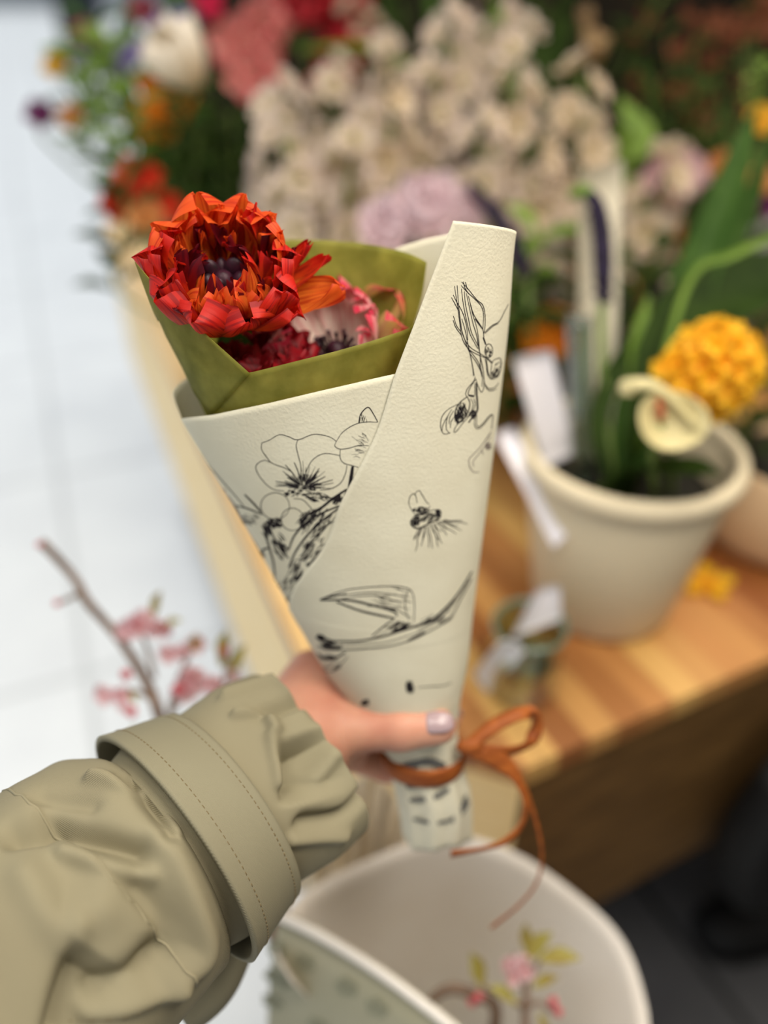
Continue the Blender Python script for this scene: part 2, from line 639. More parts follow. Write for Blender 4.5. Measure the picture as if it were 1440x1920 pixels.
ins = inset(poly, 0.004)
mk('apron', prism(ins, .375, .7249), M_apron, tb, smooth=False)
side = [EDGE_B, CORNER]
sd_in = [np.append(q_, 0) for q_ in ins]
M_side_lit = mat('daylit_side_wood', (252, 226, 172), .5, (244, 214, 154), 3, stretch=(4, 4, 30))  # daylight on the left face, painted in as a paler wood
o1 = [tA, EDGE_B, CORNER]
mk('daylit_side_board', prism([(p[0], p[1]) for p in (o1[2], o1[1], o1[0])] [::-1] + [(p[0], p[1]) for p in (np.asarray(ins[1]), np.asarray(ins[0]), np.asarray(ins[4]))], .376, .7246), M_side_lit, tb, smooth=False)
mk('plinth', prism(inset(poly, 0.34), 0, .375), M_plinth, tb, smooth=False)
# pale edge board along the left side of the top
eb0, eb1 = EDGE_B, tA
pr2 = V3(FLOOR_DIR[1], -FLOOR_DIR[0], 0)
mk('edge_board', prism([(p[0], p[1]) for p in (eb0 + pr2 * .09, eb1 + pr2 * .09, eb1, eb0)], .7498, .7525), M_trimw, tb, smooth=False)


# ------------------------------------------------------------------ BOUQUET CONES
def cin(x, xs, ys):
    """smooth interpolation"""
    xs, ys = np.asarray(xs, float), np.asarray(ys, float)
    m = np.gradient(ys, xs)
    x = np.asarray(x, float)
    i = np.clip(np.searchsorted(xs, x) - 1, 0, len(xs) - 2)
    h = xs[i + 1] - xs[i]
    t = (x - xs[i]) / h
    lo, hi = t < 0, t > 1
    tc = np.clip(t, 0, 1)
    r = ((2 * tc ** 3 - 3 * tc ** 2 + 1) * ys[i] + (tc ** 3 - 2 * tc ** 2 + tc) * h * m[i] + (-2 * tc ** 3 + 3 * tc ** 2) * ys[i + 1]
         + (tc ** 3 - tc ** 2) * h * m[i + 1])
    return np.where(lo, ys[0] + (x - xs[0]) * m[0], np.where(hi, ys[-1] + (x - xs[-1]) * m[-1], r))


class Cone:
    def __init__(self, st, A):
        st = np.asarray(st, float)
        self.y, self.xl, self.xr, self.d, self.k = st.T
        self.N = nrm(np.cross(RT, A))
        if self.N @ (CAM - P(self.xl[0], self.y[0], self.d[0])) < 0:
            self.N = -self.N
        self.X = RT

    def pt(self, s, th, scale=1.0, off=0.0):
        s, th = np.broadcast_arrays(np.asarray(s, float), np.asarray(th, float))
        xl, xr, d, k = (cin(s, self.y, q) for q in (self.xl, self.xr, self.d, self.k))
        C = PA((xl + xr) / 2, s, d)
        r = (xr - xl) / 2 * d / FPX * scale + off
        return C + (r * np.sin(th))[..., None] * self.X + (r * k * np.cos(th))[..., None] * self.N

    def inv(self, px, py, front=True, scale=1.0):
        px, py = np.asarray(px, float), np.asarray(py, float)
        s = py + (-60 if front else 60)
        xl, xr = cin(s, self.y, self.xl), cin(s, self.y, self.xr)
        a = np.arcsin(np.clip((px - (xl + xr) / 2) / ((xr - xl) / 2), -.97, .97))
        th = a if front else np.pi - a
        for _ in range(25):
            def F(s, th):
                x, y = proj(self.pt(s, th, scale))
                return x - px, y - py
            f0, g0 = F(s, th)
            f1, g1 = F(s + .5, th)
            f2, g2 = F(s, th + .002)
            a11, a12 = (f1 - f0) / .5, (f2 - f0) / .002
            a21, a22 = (g1 - g0) / .5, (g2 - g0) / .002
            det = a11 * a22 - a12 * a21
            det = np.where(abs(det) < 1e-3, 1e-3, det)
            ds = (f0 * a22 - g0 * a12) / det
            dt = (a11 * g0 - a21 * f0) / det
            s = s - np.clip(ds, -40, 40)
            th = th - np.clip(dt, -.15, .15)
        return s, th


AX = P(600, 440, .36) - P(765, 1340, .45)
#        y     xl   xr    depth   k
OUT = Cone([(380, 120, 976, .352, .50),
            (440, 145, 966, .358, .50),
            (600, 235, 953, .374, .52),
            (785, 338, 932, .393, .56),
            (950, 440, 911, .410, .62),
            (1150, 552, 886, .431, .72),
            (1240, 606, 876, .440, .8),
            (1310, 655, 862, .446, .9),
            (1370, 698, 858, .452, .95),
            (1415, 722, 864, .457, .95),
            (1480, 742, 882, .464, .95),
            (1560, 756, 886, .474, .95)], AX)
GRN = Cone([(470, 246, 818, .362, .72),
            (560, 286, 804, .370, .74),
            (680, 346, 766, .382, .78),
            (785, 396, 742, .393, .8),
            (950, 505, 790, .410, .7),
            (1150, 610, 820, .431, .7)], AX)

wrap = thing('paper_wrap', P(800, 1550, .47), 'cream paper cone with ink drawings of plants, held in the hand', 'wrapping paper')


def rowcurve(pts, front=True, cone=OUT, scale=1.0):
    a = np.asarray(pts, float)
    return np.stack(cone.inv(a[:, 0], a[:, 1], front, scale), 1)


# inner turn of the sheet: from under the flap, round the left, behind the flowers
IN = 0.975
fe = rowcurve([(338, 786), (400, 778), (500, 757), (600, 733), (700, 710), (745, 700), (800, 690)], True, OUT, IN)
bk = rowcurve([(846, 438), (800, 447), (745, 464), (690, 490), (640, 520)], False, OUT, IN)
top_th = [*(fe[::-1, 1]), -1.62, -1.95, -2.25, -2.6, -3.0]
top_s = [*(fe[::-1, 0]), 741, 722, 706, 690, 660]
for s_, t_ in bk[::-1]:
    top_th.append(t_ - 2 * math.pi)
    top_s.append(s_)
o_ = np.argsort(top_th)
top_th, top_s = np.array(top_th)[o_], np.array(top_s)[o_]
nth, ns = 150, 60
th = np.linspace(min(top_th), max(top_th), nth)
st = np.interp(th, top_th, top_s)
ker = np.array([1, 2, 3, 2, 1]) / 9.0
st = np.concatenate([st[:2], np.convolve(st, ker, 'valid'), st[-2:]])
q = np.linspace(0, 1, ns)[:, None]
Sg = st[None] + (1330 - st[None]) * q
inner = (OUT.pt(Sg, th[None] + 0 * Sg, IN).reshape(-1, 3), gridf(ns, nth))
# outer flap
le = rowcurve([(850, 414), (825, 480), (790, 572), (745, 690), (702, 820), (640, 940), (590, 1050), (541, 1172), (562, 1218), (600, 1268), (645, 1312),
               (690, 1330)], True)
TH_FL = le[:, 1]
b_ = np.linspace(0, 1, 110)
# keep the pixel rows: resample the left edge by s
le = spline(le, 110)
s_end = 1335
re_s = np.linspace(0, 1, 110)
th_r = bk[1, 1]
s_back = bk[1, 0] + 14
flap_rows = []
na = 70
ta = np.linspace(0, 1, na)
s_right = s_back + (s_end - s_back) * np.clip((le[:, 0] - le[0, 0]) / (s_end - le[0, 0]), 0, 1)
# a target for the right silhouette of the top edge
sr = float(OUT.inv(966.0, 428.0, True)[0])
for i in range(110):
    thv = le[i, 1] + (th_r - le[i, 1]) * ta
    w0 = 1 - i / 109
    sv = le[i, 0] + (s_right[i] - le[i, 0]) * ta
    flap_rows.append(OUT.pt(sv, thv, 1.0))
flap = (np.concatenate(flap_rows), gridf(110, na))
# the gathered end below the ribbon
tth = np.linspace(0, 2 * math.pi, 64, endpoint=False)
tsv = np.linspace(1325, 1556, 26)
TS, TT = np.meshgrid(tsv, tth, indexing='ij')
pl = 1 + .05 * np.sin(TT * 9 + TS * .01) * np.clip((TS - 1340) / 100, 0, 1)
tail = (OUT.pt(TS - 10 * np.sin(TT * 2 + 1) * np.clip((TS - 1450) / 100, 0, 1), TT, pl * .97).reshape(-1, 3), gridf(26, 64, True))
mk('paper_sheet', merge([inner, flap, tail]), M_paper, wrap, solid=0.0002)

# ---- ink drawings on the paper
INK = []


def ink_strips(lines, scale, wpx):
    out = []
    for ln in lines:
        wd = wpx
        if isinstance(ln, tuple):
            ln, wd = ln
        L = sum(math.dist(ln[i], ln[i + 1]) for i in range(len(ln) - 1))
        n = max(5, int(L / 5))
        c = spline(ln, n)
        t = np.gradient(c, axis=0)
        t /= np.linalg.norm(t, axis=1)[:, None] + 1e-9
        pr = np.stack([-t[:, 1], t[:, 0]], 1)
        ww = wd * .5 * (.55 + .45 * np.sin(np.linspace(0.35, math.pi - .35, n)))[:, None]
        pts = np.concatenate([c - pr * ww, c + pr * ww])
        s, th = OUT.inv(pts[:, 0], pts[:, 1], True, scale)
        ok = (abs(th) < 1.5)
        p = OUT.pt(s, np.clip(th, -1.52, 1.52), scale, 0.00028)
        f = [(i, i + 1, n + i + 1, n + i) for i in range(n - 1) if ok[i] and ok[i + 1] and ok[n + i]]
        out.append((p, f))
    return merge(out)


def Z(ox, oy, sc, pts):
    return [(ox + x / sc, oy + y / sc) for x, y in pts]


def hatch(cx, cy, rx, ry, n, ang, ln, seed, wpx=1.3):
    R_ = random.Random(seed)
    out = []
    for _ in range(n):
        a, r = R_.uniform(0, 6.28), math.sqrt(R_.random())
        x, y = cx + rx * r * math.cos(a), cy + ry * r * math.sin(a)
        g = ang + R_.uniform(-.35, .35)
        l = ln * R_.uniform(.5, 1.1)
        out.append(([(x - l * math.cos(g) / 2, y - l * math.sin(g) / 2), (x + R_.uniform(-1, 1), y + R_.uniform(-1, 1)),
                     (x + l * math.cos(g) / 2, y + l * math.sin(g) / 2)], wpx * R_.uniform(.6, 1.3)))
    return out


def ell(cx, cy, rx, ry, rot=0, a0=0, a1=6.35, n=16):
    return [(cx + rx * math.cos(t) * math.cos(rot) - ry * math.sin(t) * math.sin(rot),
             cy + rx * math.cos(t) * math.sin(rot) + ry * math.sin(t) * math.cos(rot)) for t in np.linspace(a0, a1, n)]


z1 = lambda *p: Z(800, 500, 8, p)
z2 = lambda *p: Z(800, 680, 8, p)
D1 = [z1((410, 290), (440, 480), (465, 650), (490, 850), (515, 1030), (560, 1150), (640, 1250), (760, 1320), (880, 1370), (970, 1450)),
      z1((450, 280), (465, 480), (480, 650), (505, 850), (530, 1000), (580, 1120), (660, 1220), (790, 1300), (900, 1370), (985, 1440)),
      z1((365, 460), (430, 580), (465, 650)), z1((390, 420), (445, 530), (520, 660), (570, 800), (600, 950), (610, 1100)),
      z1((510, 280), (600, 380), (720, 490), (810, 590), (845, 720), (835, 960)),
      z1((520, 230), (620, 340), (740, 490), (830, 570), (865, 700), (870, 850), (855, 1000)),
      z1((575, 230), (600, 340)), z1((545, 225), (570, 330), (640, 420)),
      z1((515, 330), (540, 540), (590, 800), (640, 1000), (700, 1120), (760, 1230)),
      z1((560, 370), (575, 560), (620, 780), (660, 970), (720, 1100), (770, 1200)),
      z1((590, 400), (640, 640), (690, 860), (740, 1020), (770, 1200), (795, 1330), (800, 1500), (830, 1650), (820, 1800)),
      z1((620, 440), (680, 700), (740, 900), (770, 1080), (790, 1300), (830, 1500), (855, 1700), (845, 1830), (810, 1880), (760, 1780), (730, 1680)),
      z1((640, 520), (700, 720), (830, 930), (850, 1060), (880, 1150)), (z1((720, 780), (830, 930)), 2.6), (z1((840, 1060), (880, 1170)), 2.8),
      z1((390, 800), (430, 910), (515, 1030)), z1((395, 740), (440, 880), (500, 970)),
      z1((860, 990), (960, 890), (1080, 820), (1150, 690), (1220, 560)), z1((870, 1000), (970, 905), (1070, 850)),
      z1((520, 780), (570, 950), (600, 1100), (640, 1290), (680, 1500), (695, 1640)),
      z1((500, 800), (520, 950), (600, 1200), (650, 1330), (710, 1640)),
      z1((650, 1310), (740, 1440), (800, 1560), (820, 1650)), z1((640, 1260), (760, 1420), (825, 1600)),
      z1((870, 1380), (890, 1480), (900, 1590), (940, 1670), (985, 1690)), z1((890, 1390), (910, 1560), (930, 1640)),
      z1((860, 1740), (900, 1810), (960, 1830), (1030, 1800), (1070, 1740)), z1((870, 1780), (910, 1850), (970, 1860), (1040, 1830)),
      ell(800 + 925 / 8, 500 + 1260 / 8, 7.5, 13), z1((970, 1450), (1000, 1400), (1095, 1370), (1110, 1480), (1080, 1600), (1000, 1680), (950, 1640), (960, 1540), (970, 1450)),
      z2((725, 210), (690, 290), (610, 380), (575, 470), (600, 510)), z2((730, 250), (660, 350), (620, 440), (625, 490), (710, 500), (715, 300)),
      (z2((740, 290), (745, 480), (755, 700), (700, 790), (620, 900)), 3.4), (z2((620, 490), (710, 500)), 3.4),
      (z2((600, 510), (500, 590), (430, 700), (420, 840), (480, 890), (560, 830), (620, 720), (640, 600), (600, 510)), 2.4),
      z2((470, 620), (330, 690), (240, 780), (205, 880), (210, 1000), (260, 1070), (350, 1050)),
      z2((370, 700), (310, 800), (290, 900), (290, 1000), (340, 1060)), z2((400, 720), (340, 820), (330, 920)), z2((420, 800), (360, 880), (350, 980)),
      z2((320, 780), (240, 930), (225, 1040)), z2((650, 540), (690, 620), (640, 780), (540, 900), (440, 1030), (400, 1030), (450, 930), (540, 870)),
      z2((720, 800), (710, 930), (750, 990), (830, 950), (920, 830), (980, 780), (985, 830), (965, 1000)),
      z2((745, 790), (740, 930), (770, 960), (830, 920), (920, 810), (975, 770)), z2((700, 540), (720, 640), (640, 800))]
D1 += hatch(800 + 920 / 8, 500 + 1270 / 8, 6, 11, 26, 1.2, 6, 1, 1.0) + hatch(928, 500 + 1590 / 8, 8, 8, 34, -1, 7, 2, 1.5) + hatch(933, 500 + 1460 / 8, 6, 8, 9, -.8, 6, 21, .9)
D1 += hatch(800 + 520 / 8, 680 + 740 / 8, 9, 16, 60, 1.3, 10, 3, 1.5) + hatch(800 + 450 / 8, 680 + 820 / 8, 4, 9, 26, 1.3, 8, 4, 1.8) + hatch(800 + 690 / 8, 680 + 770 / 8, 8, 8, 22, 2.2, 9, 5, 1.5)
mk('flower_bud_drawing', ink_strips(D1, 1.0, 1.5), M_ink, wrap, False)
M_inkg = mat('faint_ink', (120, 110, 104), 0.8, spec=0.1)
D1b = [z2((960, 1030), (800, 1260), (700, 1370), (630, 1450), (640, 1560), (700, 1640), (780, 1640)), z2((950, 1110), (850, 1270), (750, 1400), (690, 1480), (700, 1560)),
       z2((820, 1300), (840, 1380)), z2((955, 1060), (860, 1180), (790, 1280))]
D1b += hatch(800 + 915 / 8, 680 + 1250 / 8, 5, 5, 22, -.7, 7, 6, 2)
mk('faint_bud_drawing', ink_strips(D1b, 1.0, 1.6), M_inkg, wrap, False)
z5 = lambda *p: Z(740, 900, 9, p)
D2 = [z5((280, 500), (235, 400), (250, 290), (300, 230), (350, 260), (375, 390)), z5((330, 240), (405, 170), (470, 270), (540, 380), (580, 400)),
      (z5((280, 660), (270, 740), (330, 800), (420, 810), (560, 740), (680, 690)), 3), (z5((400, 590), (400, 770)), 2.5), z5((420, 590), (560, 530), (700, 500), (780, 540), (740, 640), (640, 700)),
      z5((290, 510), (350, 580), (450, 560), (560, 500), (590, 430))]
D2 += hatch(740 + 430 / 9, 900 + 500 / 9, 17, 5, 45, -.3, 6, 7, 1.6) + hatch(740 + 540 / 9, 900 + 630 / 9, 25, 9, 85, -.35, 8, 8, 1.5) + hatch(740 + 340 / 9, 900 + 700 / 9, 7, 9, 40, .3, 6, 9, 2)
D2 += hatch(740 + 730 / 9, 900 + 560 / 9, 6, 8, 26, 1, 6, 10, 2)
R_ = random.Random(5)
for i in range(19):
    a = 2.2 - i * .12
    x0, y0 = 400 + i * 24, 830 - i * 9
    pts = [(x0, y0)]
    for k in range(4):
        pts.append((pts[-1][0] + math.cos(a) * 95 + R_.uniform(-28, 28), pts[-1][1] + math.sin(a) * 95 + R_.uniform(-20, 20)))
    D2.append((z5(*pts[:R_.randint(3, 5)]), 1.5))
mk('root_drawing', ink_strips(D2, 1.0, 1.5), M_ink, wrap, False)
z6 = lambda *p: Z(570, 1060, 4.235, p)
D3 = [(z6((130, 270), (280, 210), (430, 180), (650, 165), (800, 175), (860, 220), (875, 330), (870, 450)), 1.8), (z6((130, 275), (350, 275), (520, 310), (700, 360), (740, 400)), 4),
      (z6((260, 290), (450, 360), (620, 400), (720, 420)), 4), (z6((720, 420), (640, 480), (540, 560)), 3), (z6((130, 270), (220, 245), (340, 225)), 3.5),
      z6((300, 260), (560, 240), (780, 300)), z6((300, 235), (560, 215), (820, 250)), z6((500, 320), (700, 340), (850, 420)), z6((820, 200), (800, 320), (830, 430)),
      (z6((200, 600), (420, 600), (600, 570), (760, 520), (860, 490), (1000, 440), (1130, 330), (1230, 210), (1330, 50)), 4),
      (z6((180, 660), (300, 670), (600, 650), (800, 610), (960, 540), (1150, 420), (1250, 250), (1330, 100)), 2.4),
      z6((200, 640), (400, 625), (620, 615), (820, 560), (1000, 480), (1180, 320)), z6((560, 575), (700, 490), (760, 450), (820, 480)), z6((900, 520), (1080, 400), (1200, 270)),
      (z6((690, 540), (820, 480)), 6), (z6((880, 490), (1000, 430)), 5), (z6((820, 600), (960, 530)), 5), z6((1130, 380), (1240, 230), (1310, 110)),
      (z6((100, 560), (150, 575), (250, 610)), 4), (z6((110, 640), (200, 650), (300, 655)), 3), (z6((110, 700), (180, 740), (260, 730), (330, 690)), 4), z6((150, 830), (220, 840), (300, 780), (350, 720)),
      z6((900, 970), (1000, 960), (1100, 955), (1170, 930))]
D3 += hatch(570 + 135 / 4.235, 1060 + 575 / 4.235, 6, 5, 26, .5, 10, 11, 2.5) + hatch(570 + 210 / 4.235, 1060 + 640 / 4.235, 18, 8, 30, .15, 18, 12, 1.6) + hatch(570 + 200 / 4.235, 1060 + 735 / 4.235, 14, 4, 14, .2, 16, 13, 1.8)
D3 += hatch(570 + 230 / 4.235, 1060 + 810 / 4.235, 14, 7, 12, -.6, 16, 14, 1.2) + hatch(570 + 840 / 4.235, 1060 + 965 / 4.235, 8, 10, 34, 1.2, 10, 15, 2.4) + hatch(570 + 490 / 4.235, 1060 + 1090 / 4.235, 7, 5, 18, -.8, 9, 16, 2.2)
D3 += hatch(570 + 720 / 4.235, 1060 + 270 / 4.235, 30, 22, 26, .2, 26, 17, .8) + hatch(570 + 760 / 4.235, 1060 + 490 / 4.235, 18, 7, 26, -.4, 22, 18, 1.8) + hatch(570 + 1050 / 4.235, 1060 + 430 / 4.235, 28, 7, 24, -.7, 22, 19, 1.2)
mk('bulb_and_leaf_drawing', ink_strips(D3, 1.0, 1.6), M_ink, wrap, False)
z3 = lambda *p: Z(460, 740, 5.143, p)
z4 = lambda *p: Z(370, 840, 4.645, p)
D4 = [z3((160, 465), (230, 440), (330, 385), (420, 405), (508, 435), (650, 383), (750, 390), (830, 415), (878, 450)),
      z3((160, 465), (160, 530), (200, 590), (260, 660), (380, 705), (460, 750)), z3((240, 650), (190, 632), (140, 650), (103, 695), (130, 770), (200, 860), (280, 915), (380, 930)),
      z3((508, 435), (492, 490), (510, 580), (535, 680), (538, 800), (545, 880)), z3((545, 880), (590, 740), (640, 640), (720, 580), (800, 567), (915, 588)),
      z3((980, 680), (965, 760), (920, 850), (830, 905), (720, 920)),
      z3((878, 450), (930, 370), (1010, 310), (1090, 275), (1180, 262), (1275, 265)), (z3((1095, 275), (1110, 190), (1180, 120), (1230, 180), (1275, 262)), 2.2), (z3((1095, 275), (1105, 215)), 3),
      z3((878, 450), (862, 495), (915, 525), (1000, 515), (1100, 488), (1190, 492)), z3((915, 525), (915, 610), (950, 660), (1020, 680), (1090, 700)),
      (z3((1035, 690), (1020, 800), (1000, 905)), 7), (z3((1000, 905), (960, 1010)), 9)]
D4 += hatch(460 + 1145 / 5.143, 740 + 220 / 5.143, 8, 8, 12, 1.5, 8, 30, .9) + hatch(460 + 1100 / 5.143, 740 + 560 / 5.143, 10, 14, 12, .05, 14, 31, .9) + hatch(460 + 1120 / 5.143, 740 + 430 / 5.143, 14, 12, 12, .7, 14, 32, .8)
fc = (460 + 560 / 5.143, 740 + 890 / 5.143)
R_ = random.Random(11)
for i in range(95):
    a = R_.uniform(-3.2, .15)
    r0, r1 = R_.uniform(6, 20), R_.uniform(18, 62 if R_.random() < .5 else 38)
    if r1 < r0 + 5:
        r1 = r0 + 8
    D4.append(([(fc[0] + r0 * math.cos(a), fc[1] + r0 * math.sin(a) * .8), (fc[0] + (r0 + r1) / 2 * math.cos(a + .03), fc[1] + (r0 + r1) / 2 * math.sin(a + .03) * .8),
                (fc[0] + r1 * math.cos(a), fc[1] + r1 * math.sin(a) * .8)], R_.uniform(.8, 2.0)))
D4 += hatch(fc[0], fc[1] + 2, 24, 7, 40, .1, 8, 33, 2) + hatch(fc[0] + 25, fc[1] + 18, 26, 7, 30, .25, 18, 34, 1.4) + hatch(fc[0] - 20, fc[1] + 12, 14, 6, 22, -.4, 9, 35, 2)
D4 += [z4((40, 80), (180, 240), (320, 400), (420, 520)), z4((45, 90), (120, 220), (220, 350), (330, 500), (370, 580)), (z4((415, 405), (500, 490), (560, 560)), 3.5), (z4((340, 500), (450, 530), (570, 580)), 3),
       ell(370 + 680 / 4.645, 840 + 505 / 4.645, 27, 25), ell(370 + 830 / 4.645, 840 + 620 / 4.645, 21, 21), z4((840, 440), (920, 450), (990, 520), (1020, 560)),
       (z4((900, 690), (940, 600), (1080, 520), (1180, 440), (1300, 360)), 5), (z4((800, 880), (850, 760), (960, 640), (1100, 560), (1270, 490)), 4),
       (z4((800, 1040), (860, 900), (960, 760), (1080, 640), (1250, 510)), 4), z4((860, 1100), (900, 980), (1020, 800), (1200, 600)), (z4((960, 1030), (1080, 900), (1110, 850)), 4.5),
       (z4((540, 940), (570, 890), (620, 870)), 4.5), (z4((680, 1180), (670, 1020), (640, 900), (600, 760), (590, 680)), 3.5), z4((770, 1190), (800, 1080), (850, 980), (960, 960), (1000, 900)),
       (z4((880, 1250), (930, 1120), (1010, 1060)), 3), z4((780, 1370), (790, 1290), (850, 1230)), (z4((620, 640), (660, 760), (740, 900), (800, 960)), 3), z4((350, 520), (370, 620), (450, 640), (520, 620))]
D4 += hatch(370 + 680 / 4.645, 840 + 650 / 4.645, 14, 8, 36, .6, 12, 36, 2.6) + hatch(370 + 600 / 4.645, 840 + 720 / 4.645, 8, 14, 26, 1.2, 14, 37, 2.2) + hatch(370 + 460 / 4.645, 840 + 620 / 4.645, 20, 12, 26, .5, 14, 38, 1)
D4 += hatch(370 + 720 / 4.645, 840 + 860 / 4.645, 14, 24, 44, 1.0, 14, 39, 2) + hatch(370 + 1020 / 4.645, 840 + 900 / 4.645, 24, 30, 60, -.9, 16, 40, 1.8) + hatch(370 + 870 / 4.645, 840 + 1080 / 4.645, 10, 16, 26, -1.2, 14, 41, 2.4)
D4 += hatch(370 + 1020 / 4.645, 840 + 650 / 4.645, 30, 24, 54, -.85, 26, 42, 1.7) + hatch(370 + 930 / 4.645, 840 + 640 / 4.645, 6, 10, 18, -1, 12, 43, 2.5) + hatch(370 + 790 / 4.645, 840 + 1200 / 4.645, 16, 14, 20, -1, 12, 44, 1.8)
D4 += hatch(370 + 1230 / 4.645, 840 + 450 / 4.645, 12, 7, 26, -.8, 12, 45, 2.6) + hatch(370 + 840 / 4.645, 840 + 1330 / 4.645, 10, 8, 10, -1, 10, 46, 1.5) + hatch(370 + 560 / 4.645, 840 + 960 / 4.645, 6, 12, 14, 1.2, 12, 47, 2)
mk('blossom_spray_drawing', ink_strips(D4, IN, 1.5), M_ink, wrap, False)
# drawing on the gathered end
TL = [([(748, 1440), (800, 1428), (835, 1436)], 15), ([(756, 1474), (800, 1466), (842, 1442)], 14), ([(768, 1500), (810, 1496), (850, 1474)], 10), ([(846, 1540), (868, 1515), (880, 1485)], 13), ([(775, 1535), (815, 1543), (850, 1536)], 7)]
M_inkt = mat('grey_ink', (96, 96, 94), 0.8, spec=0.1)
mk('striped_drawing', ink_strips(TL, .985, 4), M_inkt, wrap, False)

# ---- green tissue
def tissue_mat():
    m = mat('olive_tissue', (202, 198, 104), 0.5, (166, 166, 78), 70, detail=8, bump=0.2, bscale=250, transl=0.6, spec=0.3)
    nt = m.node_tree
    out = nt.nodes['Material Output']
    prev = out.inputs[0].links[0].from_socket
    t = nt.nodes.new('ShaderNodeBsdfTransparent')
    t.inputs[0].default_value = srgb((196, 190, 130))
    mx = nt.nodes.new('ShaderNodeMixShader')
    mx.inputs[0].default_value = 0.32
    nt.links.new(prev, mx.inputs[1])
    nt.links.new(t.outputs[0], mx.inputs[2])
    nt.links.new(mx.outputs[0], out.inputs[0])
    return m


M_tissue = tissue_mat()
gf = rowcurve([(340, 690), (400, 699), (465, 700), (560, 676), (660, 650), (730, 628), (772, 613)], True, GRN)
gb = rowcurve([(800, 492), (750, 470), (680, 456), (610, 450), (550, 449), (480, 452)], False, GRN)
left_th, left_s = [-1.15, -1.35, -1.57, -1.9, -2.3], [640, 560, 492, 480, 470]
gth = np.concatenate([[t - 2 * math.pi for t in gb[::-1, 1]], left_th, gf[:, 1], [1.57]])
gs = np.concatenate([gb[::-1, 0], left_s, gf[:, 0], [540]])
o_ = np.argsort(gth)
gth, gs = gth[o_], gs[o_]
th = np.linspace(gth[0], gth[-1], 150)
st = np.interp(th, gth, gs)
st = np.concatenate([st[:2], np.convolve(st, ker, 'valid'), st[-2:]])
q = np.linspace(0, 1, 50)[:, None]
Sg = st[None] + (1150 - st[None]) * q
tis = thing('tissue_cone', P(700, 1150, .43), 'olive green tissue paper cone lining the cream wrap around the flowers', 'tissue paper')
# the left fold, a second layer laid over the front
fold_rows = []
fl_top = spline([(250, 491), (300, 548), (360, 606), (420, 660), (466, 701)], 24)
fl_bot = spline([(250, 491), (285, 585), (320, 660), (350, 720), (392, 782)], 24)
for a in np.linspace(0, 1, 14):
    row = fl_top * (1 - a) + np.array([fl_bot[min(23, i)] for i in range(24)]) * a
    s_, t_ = GRN.inv(row[:, 0] + 3, row[:, 1], True, 1.012)
    fold_rows.append(GRN.pt(s_, np.clip(t_, -1.6, 1.6), 1.012))
mk('tissue_sheet', (GRN.pt(Sg, th[None] + 0 * Sg, 1.0).reshape(-1, 3), gridf(50, 150)), M_tissue, tis, solid=0.00012)
mk('folded_edge', (np.concatenate(fold_rows), gridf(14, 24)), M_tissue, tis, solid=0.0003)

# ------------------------------------------------------------------ RANUNCULUS HEADS
PM_red = petal_mat('scarlet_petal', (226, 168, 46), (234, 96, 30), (206, 34, 22), (140, 12, 20), .75, .4, pos=(.06, .40, .95))
PM_red2 = petal_mat('orange_petal', (230, 178, 60), (244, 142, 50), (234, 92, 34), (190, 32, 20), .7, .5, pos=(.06, .5, 1.0))
PM_dark = petal_mat('maroon_petal', (222, 120, 34), (178, 30, 26), (104, 10, 24), (70, 6, 22), .7, .3)
PM_pink = petal_mat('blush_petal', (232, 222, 206), (234, 204, 196), (206, 40, 72), (206, 90, 110), .35, .4, pos=(.1, .80, 1.06))
PM_pinky = petal_mat('blush_yellow_petal', (232, 206, 180), (238, 212, 130), (200, 50, 60), (226, 120, 140), .4, .4, pos=(.1, .8, 1.1))
PM_crim = petal_mat('crimson_petal', (206, 150, 130), (150, 26, 40), (156, 16, 30), (88, 8, 22), .6, .3)


def stem_to(root, top, direction, m=M_stem, end=None, r=.0032):
    end = P(775, 1390, .455) if end is None else end
    mid = top - nrm(direction) * .05
    return mk('stem', tube([top - nrm(direction) * .002, mid, (mid + end) / 2, end], [r * 1.2, r, r, r], 20, 8), m, root)


def sepals(root, c, F, n, L, m):
    for i in range(n):
        mk('sepal', xf(petal(L, L * .5, 95, 60, 6.28 * i / n + .3, 900 + i, .003, cup=.2, ruf=.1, tipk=2.5), F, c), m, root)


# red head
c_red = P(424, 572, .372)
toc = nrm(CAM - c_red)
upv = nrm(P(420, 300, .36) - c_red)
ax_red = nrm(0.72 * toc + 0.62 * nrm(UP - toc * (UP @ toc)) - 0.06 * RT)
F = frame(ax_red, RT)
fr = thing('ranunculus_flower', c_red, 'large scarlet and orange ruffled flower with a dark centre in the olive tissue', 'flower')
R_ = random.Random(3)
deg = math.radians
# outer bowl, tall at the back
for i in range(10):
    ph = 2 * math.pi * (i + .25) / 10 + R_.uniform(-.1, .1)
    back = max(0, math.sin(ph))
    fr_ = max(0, -math.sin(ph))
    mk('petal', xf(petal(.049 + .005 * back + R_.uniform(-.002, .002), .040, 106, 9 - 9 * back + 4 * fr_ + R_.uniform(-5, 5), ph, 10 + i, .004, cup=.26,
                         ruf=.08, nr=4.5, nu=24, nv=21, power=.6, tipk=6), F, c_red), PM_red2 if back > .35 else PM_red, fr)
for i in range(11):
    ph = 2 * math.pi * (i + .7) / 11 + R_.uniform(-.15, .15)
    mk('petal', xf(petal(.044 + R_.uniform(-.004, .003), .028, 100, 3 + R_.uniform(-12, 10), ph, 40 + i, .005, cup=.30, ruf=.12, nr=4, nu=24, nv=17,
                         power=.6, h0=.003, tipk=2.6), F, c_red), R_.choice([PM_red, PM_red, PM_red2]), fr)
